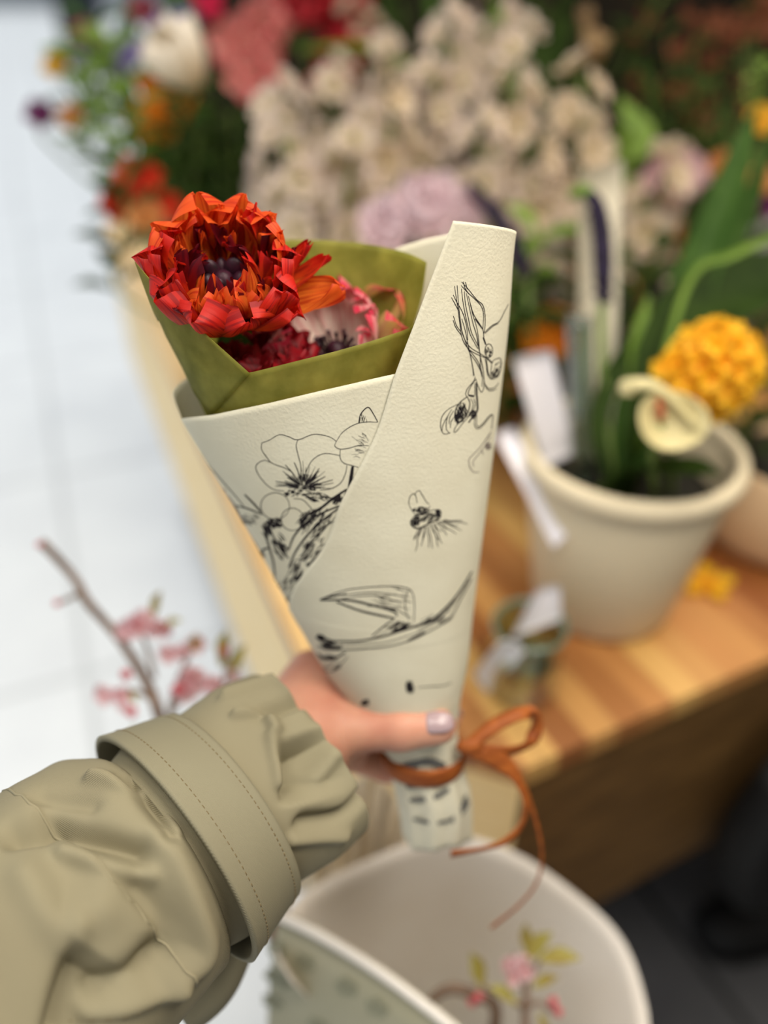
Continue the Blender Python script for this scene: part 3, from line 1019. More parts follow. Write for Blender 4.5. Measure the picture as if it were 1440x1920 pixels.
for i in range(22):
    ph = 2 * math.pi * i / 22 + R_.uniform(-.15, .15)
    mk('petal', xf(petal(.041 + R_.uniform(-.008, .005), R_.uniform(.009, .014), 94, 2 + R_.uniform(-24, 22), ph, 70 + i, .006, cup=.4, ruf=.22, nr=3.5,
                         nu=24, nv=11, power=.6, h0=.005, tipk=1.9, twist=R_.uniform(-1.1, 1.1)), F, c_red), R_.choice([PM_red, PM_dark, PM_red2, PM_red]), fr)
for i in range(32):
    ph = 2 * math.pi * i / 32 + R_.uniform(-.2, .2)
    mk('inner_petal', xf(petal(R_.uniform(.026, .038), R_.uniform(.005, .009), 92, R_.uniform(-50, 26), ph, 110 + i, .007, cup=.45, ruf=.4, nr=3.5, nu=22, nv=9,
                               h0=.005, tipk=1.7, power=.62, twist=R_.uniform(-2.2, 2.2)), F, c_red), R_.choice([PM_dark, PM_dark, PM_red, PM_red2]), fr, label='narrow twisted petal')
# petals flaring out on the right
for ph, L, W, a1, sd in ((-.10, .056, .028, 52, 201), (.24, .052, .012, 42, 202), (.42, .048, .012, 32, 203), (-.55, .045, .032, 40, 204)):
    mk('flared_petal', xf(petal(L, W, 98, a1, ph, sd, .005, cup=.28, ruf=.16, nr=5, nu=20, nv=13, h0=.002, tipk=4, power=.6), F, c_red), PM_red2 if sd == 201 else PM_red, fr, label='petal flaring outwards')
for i in range(7):
    a = 6.28 * i / 7
    cc = c_red + F @ V3(.0062 * math.cos(a), .0062 * math.sin(a), .014 + .003 * (i % 2))
    mk('seed_head', ellipsoid(cc, (F @ V3(.0036 + .0016 * (i % 2), 0, 0), F @ V3(0, .0050 - .0014 * (i % 2), 0), F @ V3(.0015 * math.cos(a), .0015 * math.sin(a), .0085))), M_eye, fr, label='dark purple centre')
mk('seed_head', ellipsoid(c_red + F @ V3(0, 0, .014), (F @ V3(.006, 0, 0), F @ V3(0, .006, 0), F @ V3(0, 0, .008))), M_eye, fr, label='dark purple centre')
sepals(fr, c_red, F, 5, .022, M_leafl)
stem_to(fr, c_red, ax_red)

# blush head
c_pk = P(640, 686, .410)
toc = nrm(CAM - c_pk)
ax_pk = nrm(.74 * toc + .6 * nrm(UP - toc * (UP @ toc)) - .22 * RT)
F = frame(ax_pk, RT)
fp = thing('ranunculus_flower', c_pk, 'blush pink and cream flower with red edges half hidden behind the tissue front', 'flower')
for lay, (n, L, W, a0, a1, br) in enumerate(((9, .047, .036, 98, 10, .004), (8, .042, .03, 90, 4, .005), (7, .034, .02, 84, 2, .007))):
    for i in range(n):
        ph = 2 * math.pi * (i + .37 * lay) / n + R_.uniform(-.1, .1)
        right = math.cos(ph) > .55 and lay == 0
        da = 50 if math.sin(ph) < -.45 else 0
        mk('petal', xf(petal(L + R_.uniform(-.003, .003), W, a0, a1 + da + R_.uniform(-10, 10) + (22 if right else 0), ph, 300 + 20 * lay + i, br, cup=.25, ruf=.14, nr=4.5,
                             nu=16, nv=13, power=.65, h0=.002 * lay, tipk=6), F, c_pk), PM_pinky if right else PM_pink, fp)
for i in range(40):
    a, r = R_.uniform(0, 6.28), R_.uniform(.006, .0095)
    b0 = c_pk + F @ V3(r * .6 * math.cos(a), r * .6 * math.sin(a), .004)
    b1 = c_pk + F @ V3(r * 1.3 * math.cos(a), r * 1.3 * math.sin(a), .015 + R_.uniform(0, .004))
    mk('stamen', tube([b0, (b0 + b1) / 2 + F @ V3(0, 0, .002), b1], [.0005, .0005, .0012], 7, 6), M_eye, fp)
mk('seed_head', ellipsoid(c_pk + F @ V3(0, 0, .009), (F @ V3(.007, 0, 0), F @ V3(0, .007, 0), F @ V3(0, 0, .009))), M_eye, fp, label='black centre')
stem_to(fp, c_pk, ax_pk)

# crimson head below the scarlet one
c_cr = P(508, 735, .398)
toc = nrm(CAM - c_cr)
ax_cr = nrm(.45 * toc + .85 * nrm(UP - toc * (UP @ toc)) - .05 * RT)
F = frame(ax_cr, RT)
fc_ = thing('ranunculus_flower', c_cr, 'dark crimson streaked flower tucked below the scarlet one inside the tissue', 'flower')
for lay, (n, L, W, a0, a1, br) in enumerate(((9, .040, .026, 88, 2, .003), (8, .036, .02, 78, -10, .004), (7, .03, .012, 66, -12, .004))):
    for i in range(n):
        ph = 2 * math.pi * (i + .4 * lay) / n
        mk('petal', xf(petal(L + R_.uniform(-.003, .003), W, a0, a1 + R_.uniform(-10, 10), ph, 400 + 20 * lay + i, br, cup=.3, ruf=.2, nr=5, nu=14, nv=9, power=.8,
                             h0=.002 * lay, tipk=4), F, c_cr), PM_crim, fc_)
stem_to(fc_, c_cr, ax_cr)
# leaves inside the cone
for i, (pts, wd) in enumerate((([(520, 840, .40), (470, 730, .39), (440, 660, .385), (425, 610, .385)], (.004, .022, .02, .003)), ([(560, 800, .42), (560, 600, .41), (560, 500, .405), (556, 462, .40)], (.004, .016, .014, .002)))):
    lf = thing('loose_leaf', P(*pts[0]), ['green leaf below the scarlet flower at the tissue fold', 'pale green leaf tip between scarlet flower and tissue back'][i], 'leaf')
    mk('blade', blade([P(*p) for p in pts], wd, -FW, cup=.3), M_leafl if i else M_leaf, lf)

# ------------------------------------------------------------------ HAND (one continuous surface)
def surface_nets(Fv, org, h):
    nx, ny, nz = Fv.shape
    ins_ = Fv < 0
    C = [(i, j, k) for i in (0, 1) for j in (0, 1) for k in (0, 1)]
    sl = lambda A, c: A[c[0]:nx - 1 + c[0], c[1]:ny - 1 + c[1], c[2]:nz - 1 + c[2]]
    cnt = sum(sl(ins_, c).astype(int) for c in C)
    act = (cnt > 0) & (cnt < 8)
    idx = np.argwhere(act)
    num = -np.ones(act.shape, int)
    num[tuple(idx.T)] = np.arange(len(idx))
    acc = np.zeros((len(idx), 3))
    nn = np.zeros(len(idx))
    for a in C:
        for ax_ in range(3):
            if a[ax_] == 1:
                continue
            b = list(a)
            b[ax_] = 1
            fa = Fv[idx[:, 0] + a[0], idx[:, 1] + a[1], idx[:, 2] + a[2]]
            fb = Fv[idx[:, 0] + b[0], idx[:, 1] + b[1], idx[:, 2] + b[2]]
            x = (fa < 0) != (fb < 0)
            t = np.where(x, fa / np.where(x, fa - fb, 1), 0)
            p = np.array(a, float)[None] + t[:, None] * (np.array(b) - np.array(a))[None]
            acc += np.where(x[:, None], p, 0)
            nn += x
    v = org + h * (idx + acc / nn[:, None])
    f = []
    for ax_ in range(3):
        u_, w_ = (ax_ + 1) % 3, (ax_ + 2) % 3
        A = ins_
        s1 = [slice(None)] * 3
        s2 = [slice(None)] * 3
        s1[ax_], s2[ax_] = slice(0, -1), slice(1, None)
        ch = np.argwhere(A[tuple(s1)] != A[tuple(s2)])
        for e in ch:
            if e[u_] == 0 or e[w_] == 0 or e[u_] >= Fv.shape[u_] - 1 or e[w_] >= Fv.shape[w_] - 1:
                continue
            qd = []
            for du, dw in ((1, 1), (0, 1), (0, 0), (1, 0)):
                c = e.copy()
                c[u_] -= du
                c[w_] -= dw
                qd.append(num[tuple(c)])
            if min(qd) < 0:
                continue
            if not A[tuple(e)]:
                qd = qd[::-1]
            f.append(tuple(qd))
    return v, f


def capsule_sd(X, a, b, ra, rb):
    ab = b - a
    t = np.clip(((X - a) @ ab) / (ab @ ab), 0, 1)
    return np.linalg.norm(X - (a + t[..., None] * ab), axis=-1) - (ra + (rb - ra) * t)


def smin(a, b, k):
    hh = np.clip(.5 + .5 * (b - a) / k, 0, 1)
    return b * (1 - hh) + a * hh - k * hh * (1 - hh)


ARM = [(430, 1530, .392), (560, 1390, .43)]
palm = [((P(*ARM[0])), P(*ARM[1]), .027, .026), (P(560, 1390, .43), P(600, 1310, .452), .026, .024), (P(566, 1340, .448), P(585, 1265, .468), .022, .015),
        (P(560, 1390, .43), P(640, 1375, .455), .025, .018), (P(600, 1320, .46), P(640, 1400, .462), .017, .015)]
thumb = [(P(590, 1350, .432), P(672, 1366, .426), .018, .0128), (P(672, 1366, .426), P(752, 1366, .4205), .0128, .0115), (P(752, 1366, .4205), P(822, 1362, .4215), .0118, .0098)]
fing = [[(590, 1268, .470), (700, 1300, .4995), (800, 1335, .490), (842, 1345, .468)],
        [(606, 1320, .470), (710, 1352, .496), (800, 1382, .488), (835, 1396, .470)],
        [(620, 1370, .468), (716, 1398, .493), (795, 1420, .485), (825, 1430, .468)],
        [(640, 1410, .466), (720, 1440, .486), (785, 1458, .480), (808, 1464, .467)]]
frad = [(.0118, .0098, .0086, .0076), (.0122, .010, .0088, .0078), (.0115, .0096, .0084, .0074), (.010, .0084, .0074, .0066)]
allp = np.array([p for c in palm + thumb for p in c[:2]] + [P(*p) for fg in fing for p in fg])
lo, hi = allp.min(0) - .035, allp.max(0) + .035
H = .0017
gx = [np.arange(lo[i], hi[i], H) for i in range(3)]
X = np.stack(np.meshgrid(*gx, indexing='ij'), -1)
sd = None
for c in palm:
    k = capsule_sd(X, c[0], c[1], c[2], c[3])
    sd = k if sd is None else smin(sd, k, .012)
tsd = None
for c in thumb:
    k = capsule_sd(X, *c)
    tsd = k if tsd is None else smin(tsd, k, .004)
body = smin(sd, tsd, .009)
for fg, rr in zip(fing, frad):
    fs_ = None
    for i in range(3):
        k = capsule_sd(X, P(*fg[i]), P(*fg[i + 1]), rr[i], rr[i + 1])
        fs_ = k if fs_ is None else smin(fs_, k, .003)
    body = np.minimum(smin(sd, fs_, .007), body) if False else smin(body, fs_, .0035)
pv, pf = surface_nets(body, lo, H)
person = thing('person', P(430, 1530, .392), 'person in a khaki coat reaching out a left hand that grips the paper cone', 'person')
bd = mk('body', (pv, pf), M_skin, person)
sm = bd.modifiers.new('smooth', 'SMOOTH')
sm.iterations = 4
# nails
tn = nrm(P(822, 1362, .4215) - P(752, 1366, .4205))
nfac = nrm(nrm(CAM - P(815, 1360, .42)) * .95 + UP * .25)
nfac = nrm(nfac - tn * (nfac @ tn))
nside = np.cross(nfac, tn)


def nail(c, t, n, L, W, R0):
    vs = []
    for i in np.linspace(0, 1, 9):
        ww = W * .5 * (1 - .55 * max(0, (i - .55) / .45) ** 2) * (1 - .35 * max(0, (.2 - i) / .2) ** 2)
        for j in np.linspace(-1, 1, 9):
            a = j * ww / R0
            vs.append(c + t * (i - .5) * L + np.cross(n, t) * R0 * math.sin(a) + n * (R0 * (math.cos(a) - 1) - .0016 * (i - .4) ** 2 * 4))
    return np.array(vs), gridf(9, 9)


mk('fingernail', nail(P(818, 1362, .4212) + nfac * .0108 + tn * .001, tn, nfac, .0155, .0125, .0095), M_nail, person, solid=.0006, label='thumbnail with pale lilac polish')
itip = P(842, 1345, .468)
it = nrm(P(842, 1345, .468) - P(800, 1335, .490))
inn = nrm(V3(1, 0, 0) * .8 + UP * .6)
inn = nrm(inn - it * (inn @ it))
mk('fingernail', nail(itip + inn * .0074 + it * .002, it, inn, .011, .009, .0075), M_nail, person, solid=.0006, label='fingernail with pale lilac polish')

# ------------------------------------------------------------------ COAT SLEEVE
def twill(name, c, c2, rough=.75):
    m = mat(name, c, rough, c2, 9, spec=.2)
    nt = m.node_tree
    uv = nt.nodes.new('ShaderNodeUVMap')
    mp = nt.nodes.new('ShaderNodeMapping')
    mp.inputs['Rotation'].default_value = (0, 0, .7)
    nt.links.new(uv.outputs[0], mp.inputs[0])
    wv = nt.nodes.new('ShaderNodeTexWave')
    wv.inputs['Scale'].default_value = 330
    wv.inputs['Distortion'].default_value = .6
    nt.links.new(mp.outputs[0], wv.inputs['Vector'])
    bp = nt.nodes.new('ShaderNodeBump')
    bp.inputs['Strength'].default_value = .35
    bp.inputs['Distance'].default_value = .0005
    nt.links.new(wv.outputs['Fac'], bp.inputs['Height'])
    nt.links.new(bp.outputs[0], nt.nodes['Principled BSDF'].inputs['Normal'])
    return m


M_coat = twill('khaki_twill', (144, 137, 112), (134, 126, 102))
M_coat2 = twill('khaki_strap_twill', (138, 133, 111), (130, 124, 102))
M_lining = mat('sleeve_lining', (214, 188, 124), .4, (204, 176, 112), 20)
M_thread = mat('coat_thread', (112, 98, 70), .8)
M_metal = mat('dark_metal', (34, 34, 38), .25, spec=.8)
SL = np.array([(-170, 2060, .285, 352), (-60, 1930, .305, 318), (60, 1800, .325, 292), (160, 1705, .342, 268), (250, 1640, .356, 238), (320, 1590, .367, 216), (410, 1522, .385, 192),
               (480, 1474, .398, 176), (535, 1438, .408, 166), (566, 1416, .414, 160)], float)
slen = np.concatenate([[0], np.cumsum(np.linalg.norm(np.diff(SL[:, :2], axis=0), axis=1))])
slen /= slen[-1]


def sl_at(t):
    t = np.asarray(t, float)
    px, py, d, hw = (cin(t, slen, SL[:, i]) for i in range(4))
    return px, py, d, hw


A_arm = nrm(P(*SL[-1, :3]) - P(*SL[1, :3]))
NA = CAM - P(300, 1600, .36)
NA = nrm(NA - A_arm * (NA @ A_arm))
BA = np.cross(A_arm, NA)
if BA @ RT < 0:
    BA = -BA      # towards the lower right of the arm


def tphi(px, py):
    best = (1e9, 0, 0)
    for t in np.linspace(0, 1.02, 160):
        x, y, d, hw = sl_at(t)
        x2, y2, _, _ = sl_at(t + .005)
        tx, ty = x2 - x, y2 - y
        n = math.hypot(tx, ty)
        al = ((px - x) * tx + (py - y) * ty) / n
        if abs(al) < best[0]:
            off = ((px - x) * -ty + (py - y) * tx) / n
            best = (abs(al), t, math.asin(max(-1, min(1, off / hw))))
    return best[1], best[2]


def fold_field(T, PH, folds):
    """folds: (pixel polyline, sigma px, amplitude m, side) ; side: 0 ridge, +1/-1 = step"""
    out = np.zeros_like(T)
    Rm, Lm = 230.0, 900.0     # px metric of phi and t
    for pts, sg, amp, kind in folds:
        uv = [tphi(*p) for p in pts]
        c = spline([(u[0] * Lm, u[1] * Rm) for u in uv], 24)
        Q = np.stack([T * Lm, PH * Rm], -1)
        best = np.full(T.shape, 1e9)
        sgn = np.zeros_like(T)
        uu = np.zeros_like(T)
        for i in range(23):
            a, b = c[i], c[i + 1]
            ab = b - a
            tt = np.clip(((Q - a) @ ab) / (ab @ ab), 0, 1)
            dv = Q - (a + tt[..., None] * ab)
            dd = np.linalg.norm(dv, axis=-1)
            m = dd < best
            best = np.where(m, dd, best)
            uu = np.where(m, (i + tt) / 23, uu)
            sgn = np.where(m, np.sign(ab[0] * dv[..., 1] - ab[1] * dv[..., 0]), sgn)
        if kind == 0:
            out += amp * np.exp(-(best / sg) ** 2)
        else:
            out += amp * np.clip(np.minimum(uu, 1 - uu) / .25, 0, 1) * np.where(sgn * kind > 0, np.exp(-(best / (sg * 3)) ** 2), np.exp(-(best / (sg * .55)) ** 2))
    return out


def sleeve_grid(t0, t1, nt_, nph, folds, rfun, ph0=-math.pi, ph1=math.pi):
    tt = np.linspace(t0, t1, nt_)
    ph = np.linspace(ph0, ph1, nph)
    T, PH = np.meshgrid(tt, ph, indexing='ij')
    px, py, d, hw = sl_at(T)
    C = PA(px, py, d)
    r = hw * d / FPX
    r = r + rfun(T, PH) + fold_field(T, PH, folds)
    pts = C + (r * np.cos(PH) * .85)[..., None] * NA + (r * np.sin(PH))[..., None] * BA
    uv = np.stack([T * .62, PH / 6.283 * .33], -1).reshape(-1, 2)
    return pts.reshape(-1, 3), gridf(nt_, nph), uv, (T, PH)


tS0, tS1 = tphi(320, 1590)[0], tphi(425, 1512)[0]
noise_ph = [rnd.uniform(0, 6.28) for _ in range(12)]


def lump(T, PH):
    return .0016 * (np.sin(9 * T + 2 * PH + noise_ph[0]) + .8 * np.sin(17 * T - 3 * PH + noise_ph[1]) + .5 * np.sin(31 * T + 5 * PH + noise_ph[2]))


upper_folds = [([(60, 1565), (130, 1595), (225, 1632)], 20, -.011, 0), ([(95, 1635), (190, 1655), (240, 1668)], 15, .0045, 0),
               ([(128, 1770), (108, 1850), (95, 1980)], 26, -.013, -1), ([(128, 1750), (112, 1790)], 18, .003, 0), ([(275, 1600), (318, 1695), (332, 1765), (296, 1815)], 26, .008, 0), ([(225, 1690), (265, 1745), (250, 1800)], 26, -.006, 0),
               ([(215, 1500), (262, 1560), (280, 1600)], 14, -.010, 0), ([(232, 1490), (282, 1555), (298, 1590)], 9, .004, 0), ([(160, 1500), (225, 1520)], 14, .006, 0), ([(60, 1520), (150, 1545)], 18, -.004, 0),
               ([(0, 1520), (90, 1590), (190, 1690), (300, 1800)], 8, .0028, 1), ([(-10, 1606), (45, 1592)], 24, -.012, 0),
               ([(30, 1690), (90, 1750), (160, 1720)], 34, .006, 0), ([(180, 1840), (270, 1790)], 22, -.007, 0), ([(170, 1880), (300, 1830)], 14, .004, 0)]
gath = lambda T, PH: lump(T, PH) - .024 * np.clip((T - (tS0 - .045)) / .06, 0, 1) ** 2 + .006 * np.exp(-((T - (tS0 - .08)) / .05) ** 2) * (.6 + .4 * np.sin(PH * 3 + .6))
g1 = sleeve_grid(-.02, tS0 + .02, 150, 220, upper_folds, gath)
cuff_folds = [([(488, 1425), (497, 1480), (488, 1540)], 24, -.017, -1), ([(470, 1420), (478, 1500)], 12, .005, 0), ([(470, 1372), (540, 1352), (580, 1362)], 20, -.009, 0),
              ([(425, 1378), (465, 1380), (482, 1408)], 10, .0055, 0), ([(420, 1345), (500, 1318), (550, 1325)], 16, .0055, 0), ([(545, 1490), (575, 1450)], 22, .006, 0),
              ([(520, 1560), (590, 1540), (640, 1490)], 16, -.008, 0), ([(505, 1590), (590, 1570)], 14, .004, 0)]
cuffr = lambda T, PH: .7 * lump(T, PH) + .004 * np.clip((T - tS1) / .1, 0, 1) - .006 * np.clip((tS0 + .03 - T) / .06, 0, 1)
g2 = sleeve_grid(tS0 - .02, 1.0, 130, 220, cuff_folds, cuffr)
sv = mk('coat_sleeve', merge([g1[:3], g2[:3]]), M_coat, person, solid=.0009)
def on_sleeve(pix, folds, rfun, off):
    tp = np.array([tphi(*p) for p in pix])
    T, PH = tp[None, :, 0], tp[None, :, 1]
    px, py, d, hw = sl_at(T)
    r = hw * d / FPX + rfun(T, PH) + fold_field(T, PH, folds) + off
    return (PA(px, py, d) + (r * np.cos(PH) * .85)[..., None] * NA + (r * np.sin(PH))[..., None] * BA)[0]


seam_px = spline([(-20, 1505), (60, 1562), (140, 1635), (220, 1715), (290, 1790), (330, 1826)], 60)
mk('seam', tube(on_sleeve(seam_px, upper_folds, gath, .0004), .0007, 120, 6), M_coat, sv)
hem = on_sleeve(spline([(150, 1905), (230, 1868), (300, 1838), (345, 1802)], 64), upper_folds, gath, .0005)
mk('stitching', merge([tube(hem[k:k + 2], .0003, 3, 5) for k in range(0, 62, 2)]), M_thread, sv)
# strap band
sr_ = sleeve_grid(tS0, tS1, 24, 200, [], lambda T, PH: .0085 + .0015 * np.sin(2 * PH + 1) - .004 * np.clip((T - tS0) / (tS1 - tS0), 0, 1))
SB = mk('cuff_strap', sr_[:3], M_coat2, sv, solid=.003)


def stitches(tfun, ph0, ph1, n, rad_off, rf, name, parent, sub=.55):
    out = []
    for i in range(n):
        pa = ph0 + (ph1 - ph0) * i / n
        pb = pa + (ph1 - ph0) / n * sub
        seg = []
        for ph in (pa, (pa + pb) / 2, pb):
            t = tfun(ph)
            T = np.array([[t]])
            px, py, d, hw = sl_at(T)
            r = hw * d / FPX + rf(T, np.array([[ph]])) + rad_off
            C = PA(px, py, d)
            seg.append((C + (r * math.cos(ph) * .85)[..., None] * NA + (r * math.sin(ph))[..., None] * BA)[0, 0])
        out.append(tube(seg, .00035, 4, 5))
    return mk(name, merge(out), M_thread, parent)


srf = lambda T, PH: .0085 + .0015 * np.sin(2 * PH + 1) - .004 * np.clip((T - tS0) / (tS1 - tS0), 0, 1)
stitches(lambda ph: tS0 + (tS1 - tS0) * .26, -1.5, 1.5, 62, .0016, srf, 'stitching', SB)
stitches(lambda ph: tS0 + (tS1 - tS0) * .88, -1.5, 1.5, 62, .0016, srf, 'stitching', SB)
# strap end hanging below the arm, lining and press stud
te = [P(430, 1745, .40), P(412, 1800, .395), P(385, 1850, .39), P(330, 1892, .385)]
mk('strap_end', strap(te, .034, nrm(V3(.5, -.6, .4)), 20, .001), M_coat2, SB, solid=.003, label='loose strap end below the arm')
stud = P(436, 1756, .376)
nn_ = nrm(BA + NA * .4)
fm = frame(nn_)
mk('press_stud', ellipsoid(stud, (fm[:, 0] * .0042, fm[:, 1] * .0042, fm[:, 2] * .0025)), M_metal, SB, label='black metal press stud')
lin = sleeve_grid(.90, 1.0 - .004, 30, 160, cuff_folds, lambda T, PH: cuffr(T, PH) - .003)
mk('lining', lin[:3], M_lining, sv, solid=.0004, label='pale yellow satin lining')

# ------------------------------------------------------------------ RIBBON
rib = thing('raffia_ribbon', P(880, 1400, .44), 'orange brown raffia ribbon tied in a bow under the thumb', 'ribbon')
ths = np.linspace(-2.0, 4.3, 60)
wr = OUT.pt(1412 + 4 * np.sin(ths), ths, 1.0, .0016)
nrw = wr - OUT.pt(np.full(60, 1412.), ths, 0.0)
nrw /= np.linalg.norm(nrw, axis=1)[:, None]
mk('wrapped_turn', strap(wr, .0120, nrw, 80, .001), M_ribbon, rib, solid=.0006)
kn = P(880, 1400, .438)
mk('knot', ellipsoid(kn, (RT * .008, UP * .0045, FW * .0025)), M_ribbon, rib)
lp = [P(*p) for p in ((880, 1398, .438), (925, 1362, .440), (975, 1338, .444), (1003, 1340, .450), (1006, 1366, .452), (985, 1398, .448), (940, 1410, .442), (885, 1402, .438))]
mk('loop', strap(lp, [.007, .0085, .0085, .008, .008, .0085, .0095, .007], [nrm(-FW + UP * .7), nrm(-FW + UP * .8), nrm(-FW + UP), nrm(-FW - RT), nrm(-RT - FW), nrm(-FW - UP * .8), nrm(-FW - UP * .6), -FW], 60, .001), M_ribbon, rib, solid=.0007)
t1 = [P(*p) for p in ((880, 1404, .438), (925, 1420, .440), (965, 1452, .444), (985, 1500, .448), (978, 1545, .45), (945, 1578, .45), (900, 1592, .448), (845, 1601, .446))]
mk('ribbon_end', strap(t1, [.009, .0115, .008, .005, .0045, .005, .0055, .006], [-FW, -FW, nrm(-FW + RT * .8), nrm(-FW + RT), nrm(-FW + RT * .6), nrm(-FW - UP * .5), nrm(-FW - UP), nrm(-FW - UP * .5)], 60, .0008), M_ribbon, rib, solid=.0006)
t2 = [P(*p) for p in ((905, 1408, .438), (965, 1450, .447), (995, 1510, .455), (1015, 1590, .465), (1008, 1650, .472), (975, 1695, .476), (920, 1740, .478))]
mk('ribbon_end', strap(t2, [.006, .0045, .0028, .002, .0018, .0018, .002], nrm(-FW + RT * .3), 60, .0004), M_ribbon, rib, solid=.0005)

# ------------------------------------------------------------------ LOWER WRAPPED BRANCHES
M_kraft = mat('blush_paper', (246, 238, 228), .75, (242, 232, 220), 14, transl=.08)
M_print = mat('printed_grey_paper', (186, 182, 158), .75, (176, 172, 146), 9, transl=.1)
lw = thing('branch_wrap', (0.05, .30, 0), 'large cream paper cone around blossom branches standing below the hand', 'wrapping paper')
bc = V3(0.05, .30, 0)
# back sheet: a cone whose rim is a rounded tongue
bs_top = spline([(545, 1850), (520, 1790), (560, 1700), (680, 1630), (830, 1578), (960, 1610), (1080, 1690), (1160, 1770), (1200, 1870), (1210, 1960), (1180, 2080)], 70)
dep = spline(np.array([.52, .545, .58, .61, .63, .635, .63, .62, .60, .58, .56])[:, None], 70)[:, 0]
rimp = PA(bs_top[:, 0], bs_top[:, 1], dep)
rows = []
for a in np.linspace(0, 1, 40):
    kk = .20 + .80 * (1 - a) ** 2.0
    row = bc + (rimp - bc) * V3(kk, kk, 0) + (rimp - bc) * V3(0, 0, 1 - a) + V3(0, 0, .01)
    rows.append(row)
mk('back_sheet', (np.concatenate(rows), gridf(40, 70)), M_kraft, lw, solid=.0006)
# front sheet with a turned edge
fr_top = spline([(528, 1706), (600, 1740), (700, 1800), (790, 1865), (870, 1930), (960, 2020), (1060, 2090)], 50)
fdep = spline(np.array([.535, .53, .525, .52, .515, .515, .53])[:, None], 50)[:, 0]
rimf = PA(fr_top[:, 0], fr_top[:, 1], fdep)
rows = []
dirn = nrm(V3(-.55, -.75, -.55))
for a in np.linspace(0, 1, 40):
    foot = bc + V3(-.03, -.03, .02) + (rimf - bc) * V3(.15, .15, 0)
    row = rimf * (1 - a) + foot * a + dirn * (.085 * math.sin(math.pi * min(1, a * 1.25)) ** .7)
    rows.append(row)
FS = mk('front_sheet', (np.concatenate(rows), gridf(40, 50)), M_print, lw, solid=.0006, label='front sheet printed with faint grey flowers')
# rolled white lip
lipc = rimf + dirn * .004
mk('rolled_lip', tube(lipc[:46:5], [.0035] * 10, 60, 10), mat('paper_lip', (240, 234, 226), .7), lw)
# printed spots on the front sheet
fs_v = np.concatenate(rows).reshape(40, 50, 3)
fpr = []
M_spot = mat('faded_print', (144, 144, 122), .8)
ctrs = [(500, 1790), (530, 1840), (575, 1800), (640, 1870), (700, 1905), (480, 1880), (600, 1910), (455, 1820)]
px_, py_ = proj(fs_v)
for n_, (x_, y_) in enumerate(ctrs):
    i, j = np.unravel_index(np.argmin((px_[1:-1, 1:-1] - x_) ** 2 + (py_[1:-1, 1:-1] - y_) ** 2), (38, 48))
    i, j = i + 1, j + 1
    c = fs_v[i, j]
    n = nrm(np.cross(fs_v[i + 1, j] - c, fs_v[i, j + 1] - c))
    if n @ (CAM - c) < 0:
        n = -n
    F2 = frame(n)
    for k in range(5):
        a = k * 1.257 + n_
        fpr.append(ellipsoid(c + n * .0006 + F2 @ V3(.005 * math.cos(a), .005 * math.sin(a), 0), (F2 @ V3(.0038, 0, 0), F2 @ V3(0, .0032, 0), n * .0009), 10, 6))
mk('printed_flowers', merge(fpr), M_spot, FS)
# pale crumpled tissue rising at the left of the back sheet
M_tis2 = mat('cream_tissue', (240, 230, 210), .6, (214, 198, 168), 20, transl=.35)
ct_top = spline([(545, 1590), (610, 1525), (675, 1455), (715, 1460), (745, 1500), (770, 1560)], 80)
wv_ = np.sin(np.linspace(0, 40, 80)) + .6 * np.sin(np.linspace(1, 67, 80))
rows = []
for a in np.linspace(0, 1, 24):
    rows.append(PA(ct_top[:, 0] * (1 - a) + (ct_top[:, 0] * .8 + 115) * a, ct_top[:, 1] * (1 - a) + 1672 * a, .640 + .02 * a + .008 * wv_))
mk('crumpled_tissue', (np.concatenate(rows), gridf(24, 80)), M_tis2, lw, solid=.0003, label='crumpled cream tissue')

# blossom branches
M_twig = mat('brown_twig', (112, 92, 78), .7, (140, 116, 98), 60)
PM_blo = petal_mat('blossom_pink', (242, 176, 180), (248, 214, 218), (250, 228, 232), (240, 170, 182), .25, .6)
PM_bud = petal_mat('blossom_bud', (190, 84, 70), (226, 104, 110), (236, 130, 140), (200, 70, 80), .25, .3)
M_yleaf = mat('young_leaf', (176, 170, 86), .5, (158, 140, 70), 50, transl=.3)


def blossom(root, c, d, r, seed, bud=False):
    F2 = frame(d)
    ps = [petal(r, r * .9, 70 if not bud else 40, 25 if not bud else -20, 6.283 * k / 5 + seed, seed * 7 + k, r * .08, cup=.25, ruf=.1, nu=6, nv=5, tipk=6) for k in range(5)]
    mk('blossom' if not bud else 'bud', xf(merge(ps), F2, c), PM_blo if not bud else PM_bud, root)


def twigleaf(root, c, d, L, seed):
    mk('leaf', blade([c, c + d * L * .5 + UP * L * .08, c + d * L], (L * .1, L * .4, L * .04), nrm(-FW + UP), 8, .3, 5, seed=seed), M_yleaf, root)


def branch(label, path, rads, blossoms, leaves, side=()):
    pts = [P(*p) for p in path]
    t = thing('blossom_branch', pts[-1], label, 'branch')
    mk('twig', tube(pts, rads, 40, 8), M_twig, t)
    for sp in side:
        mk('side_twig', tube([P(*p) for p in sp], [.0022, .0018, .0014][:len(sp)], 12, 6), M_twig, t)
    for i, (x, y, d, r, b) in enumerate(blossoms):
        blossom(t, P(x, y, d), nrm(V3(rnd.uniform(-.7, .7), -1, rnd.uniform(0, .9))), r, i + 3, b)
    for i, (x, y, d, L, a) in enumerate(leaves):
        twigleaf(t, P(x, y, d), nrm(RT * math.cos(a) + UP * math.sin(a) - FW * .2), L, i)
    return t


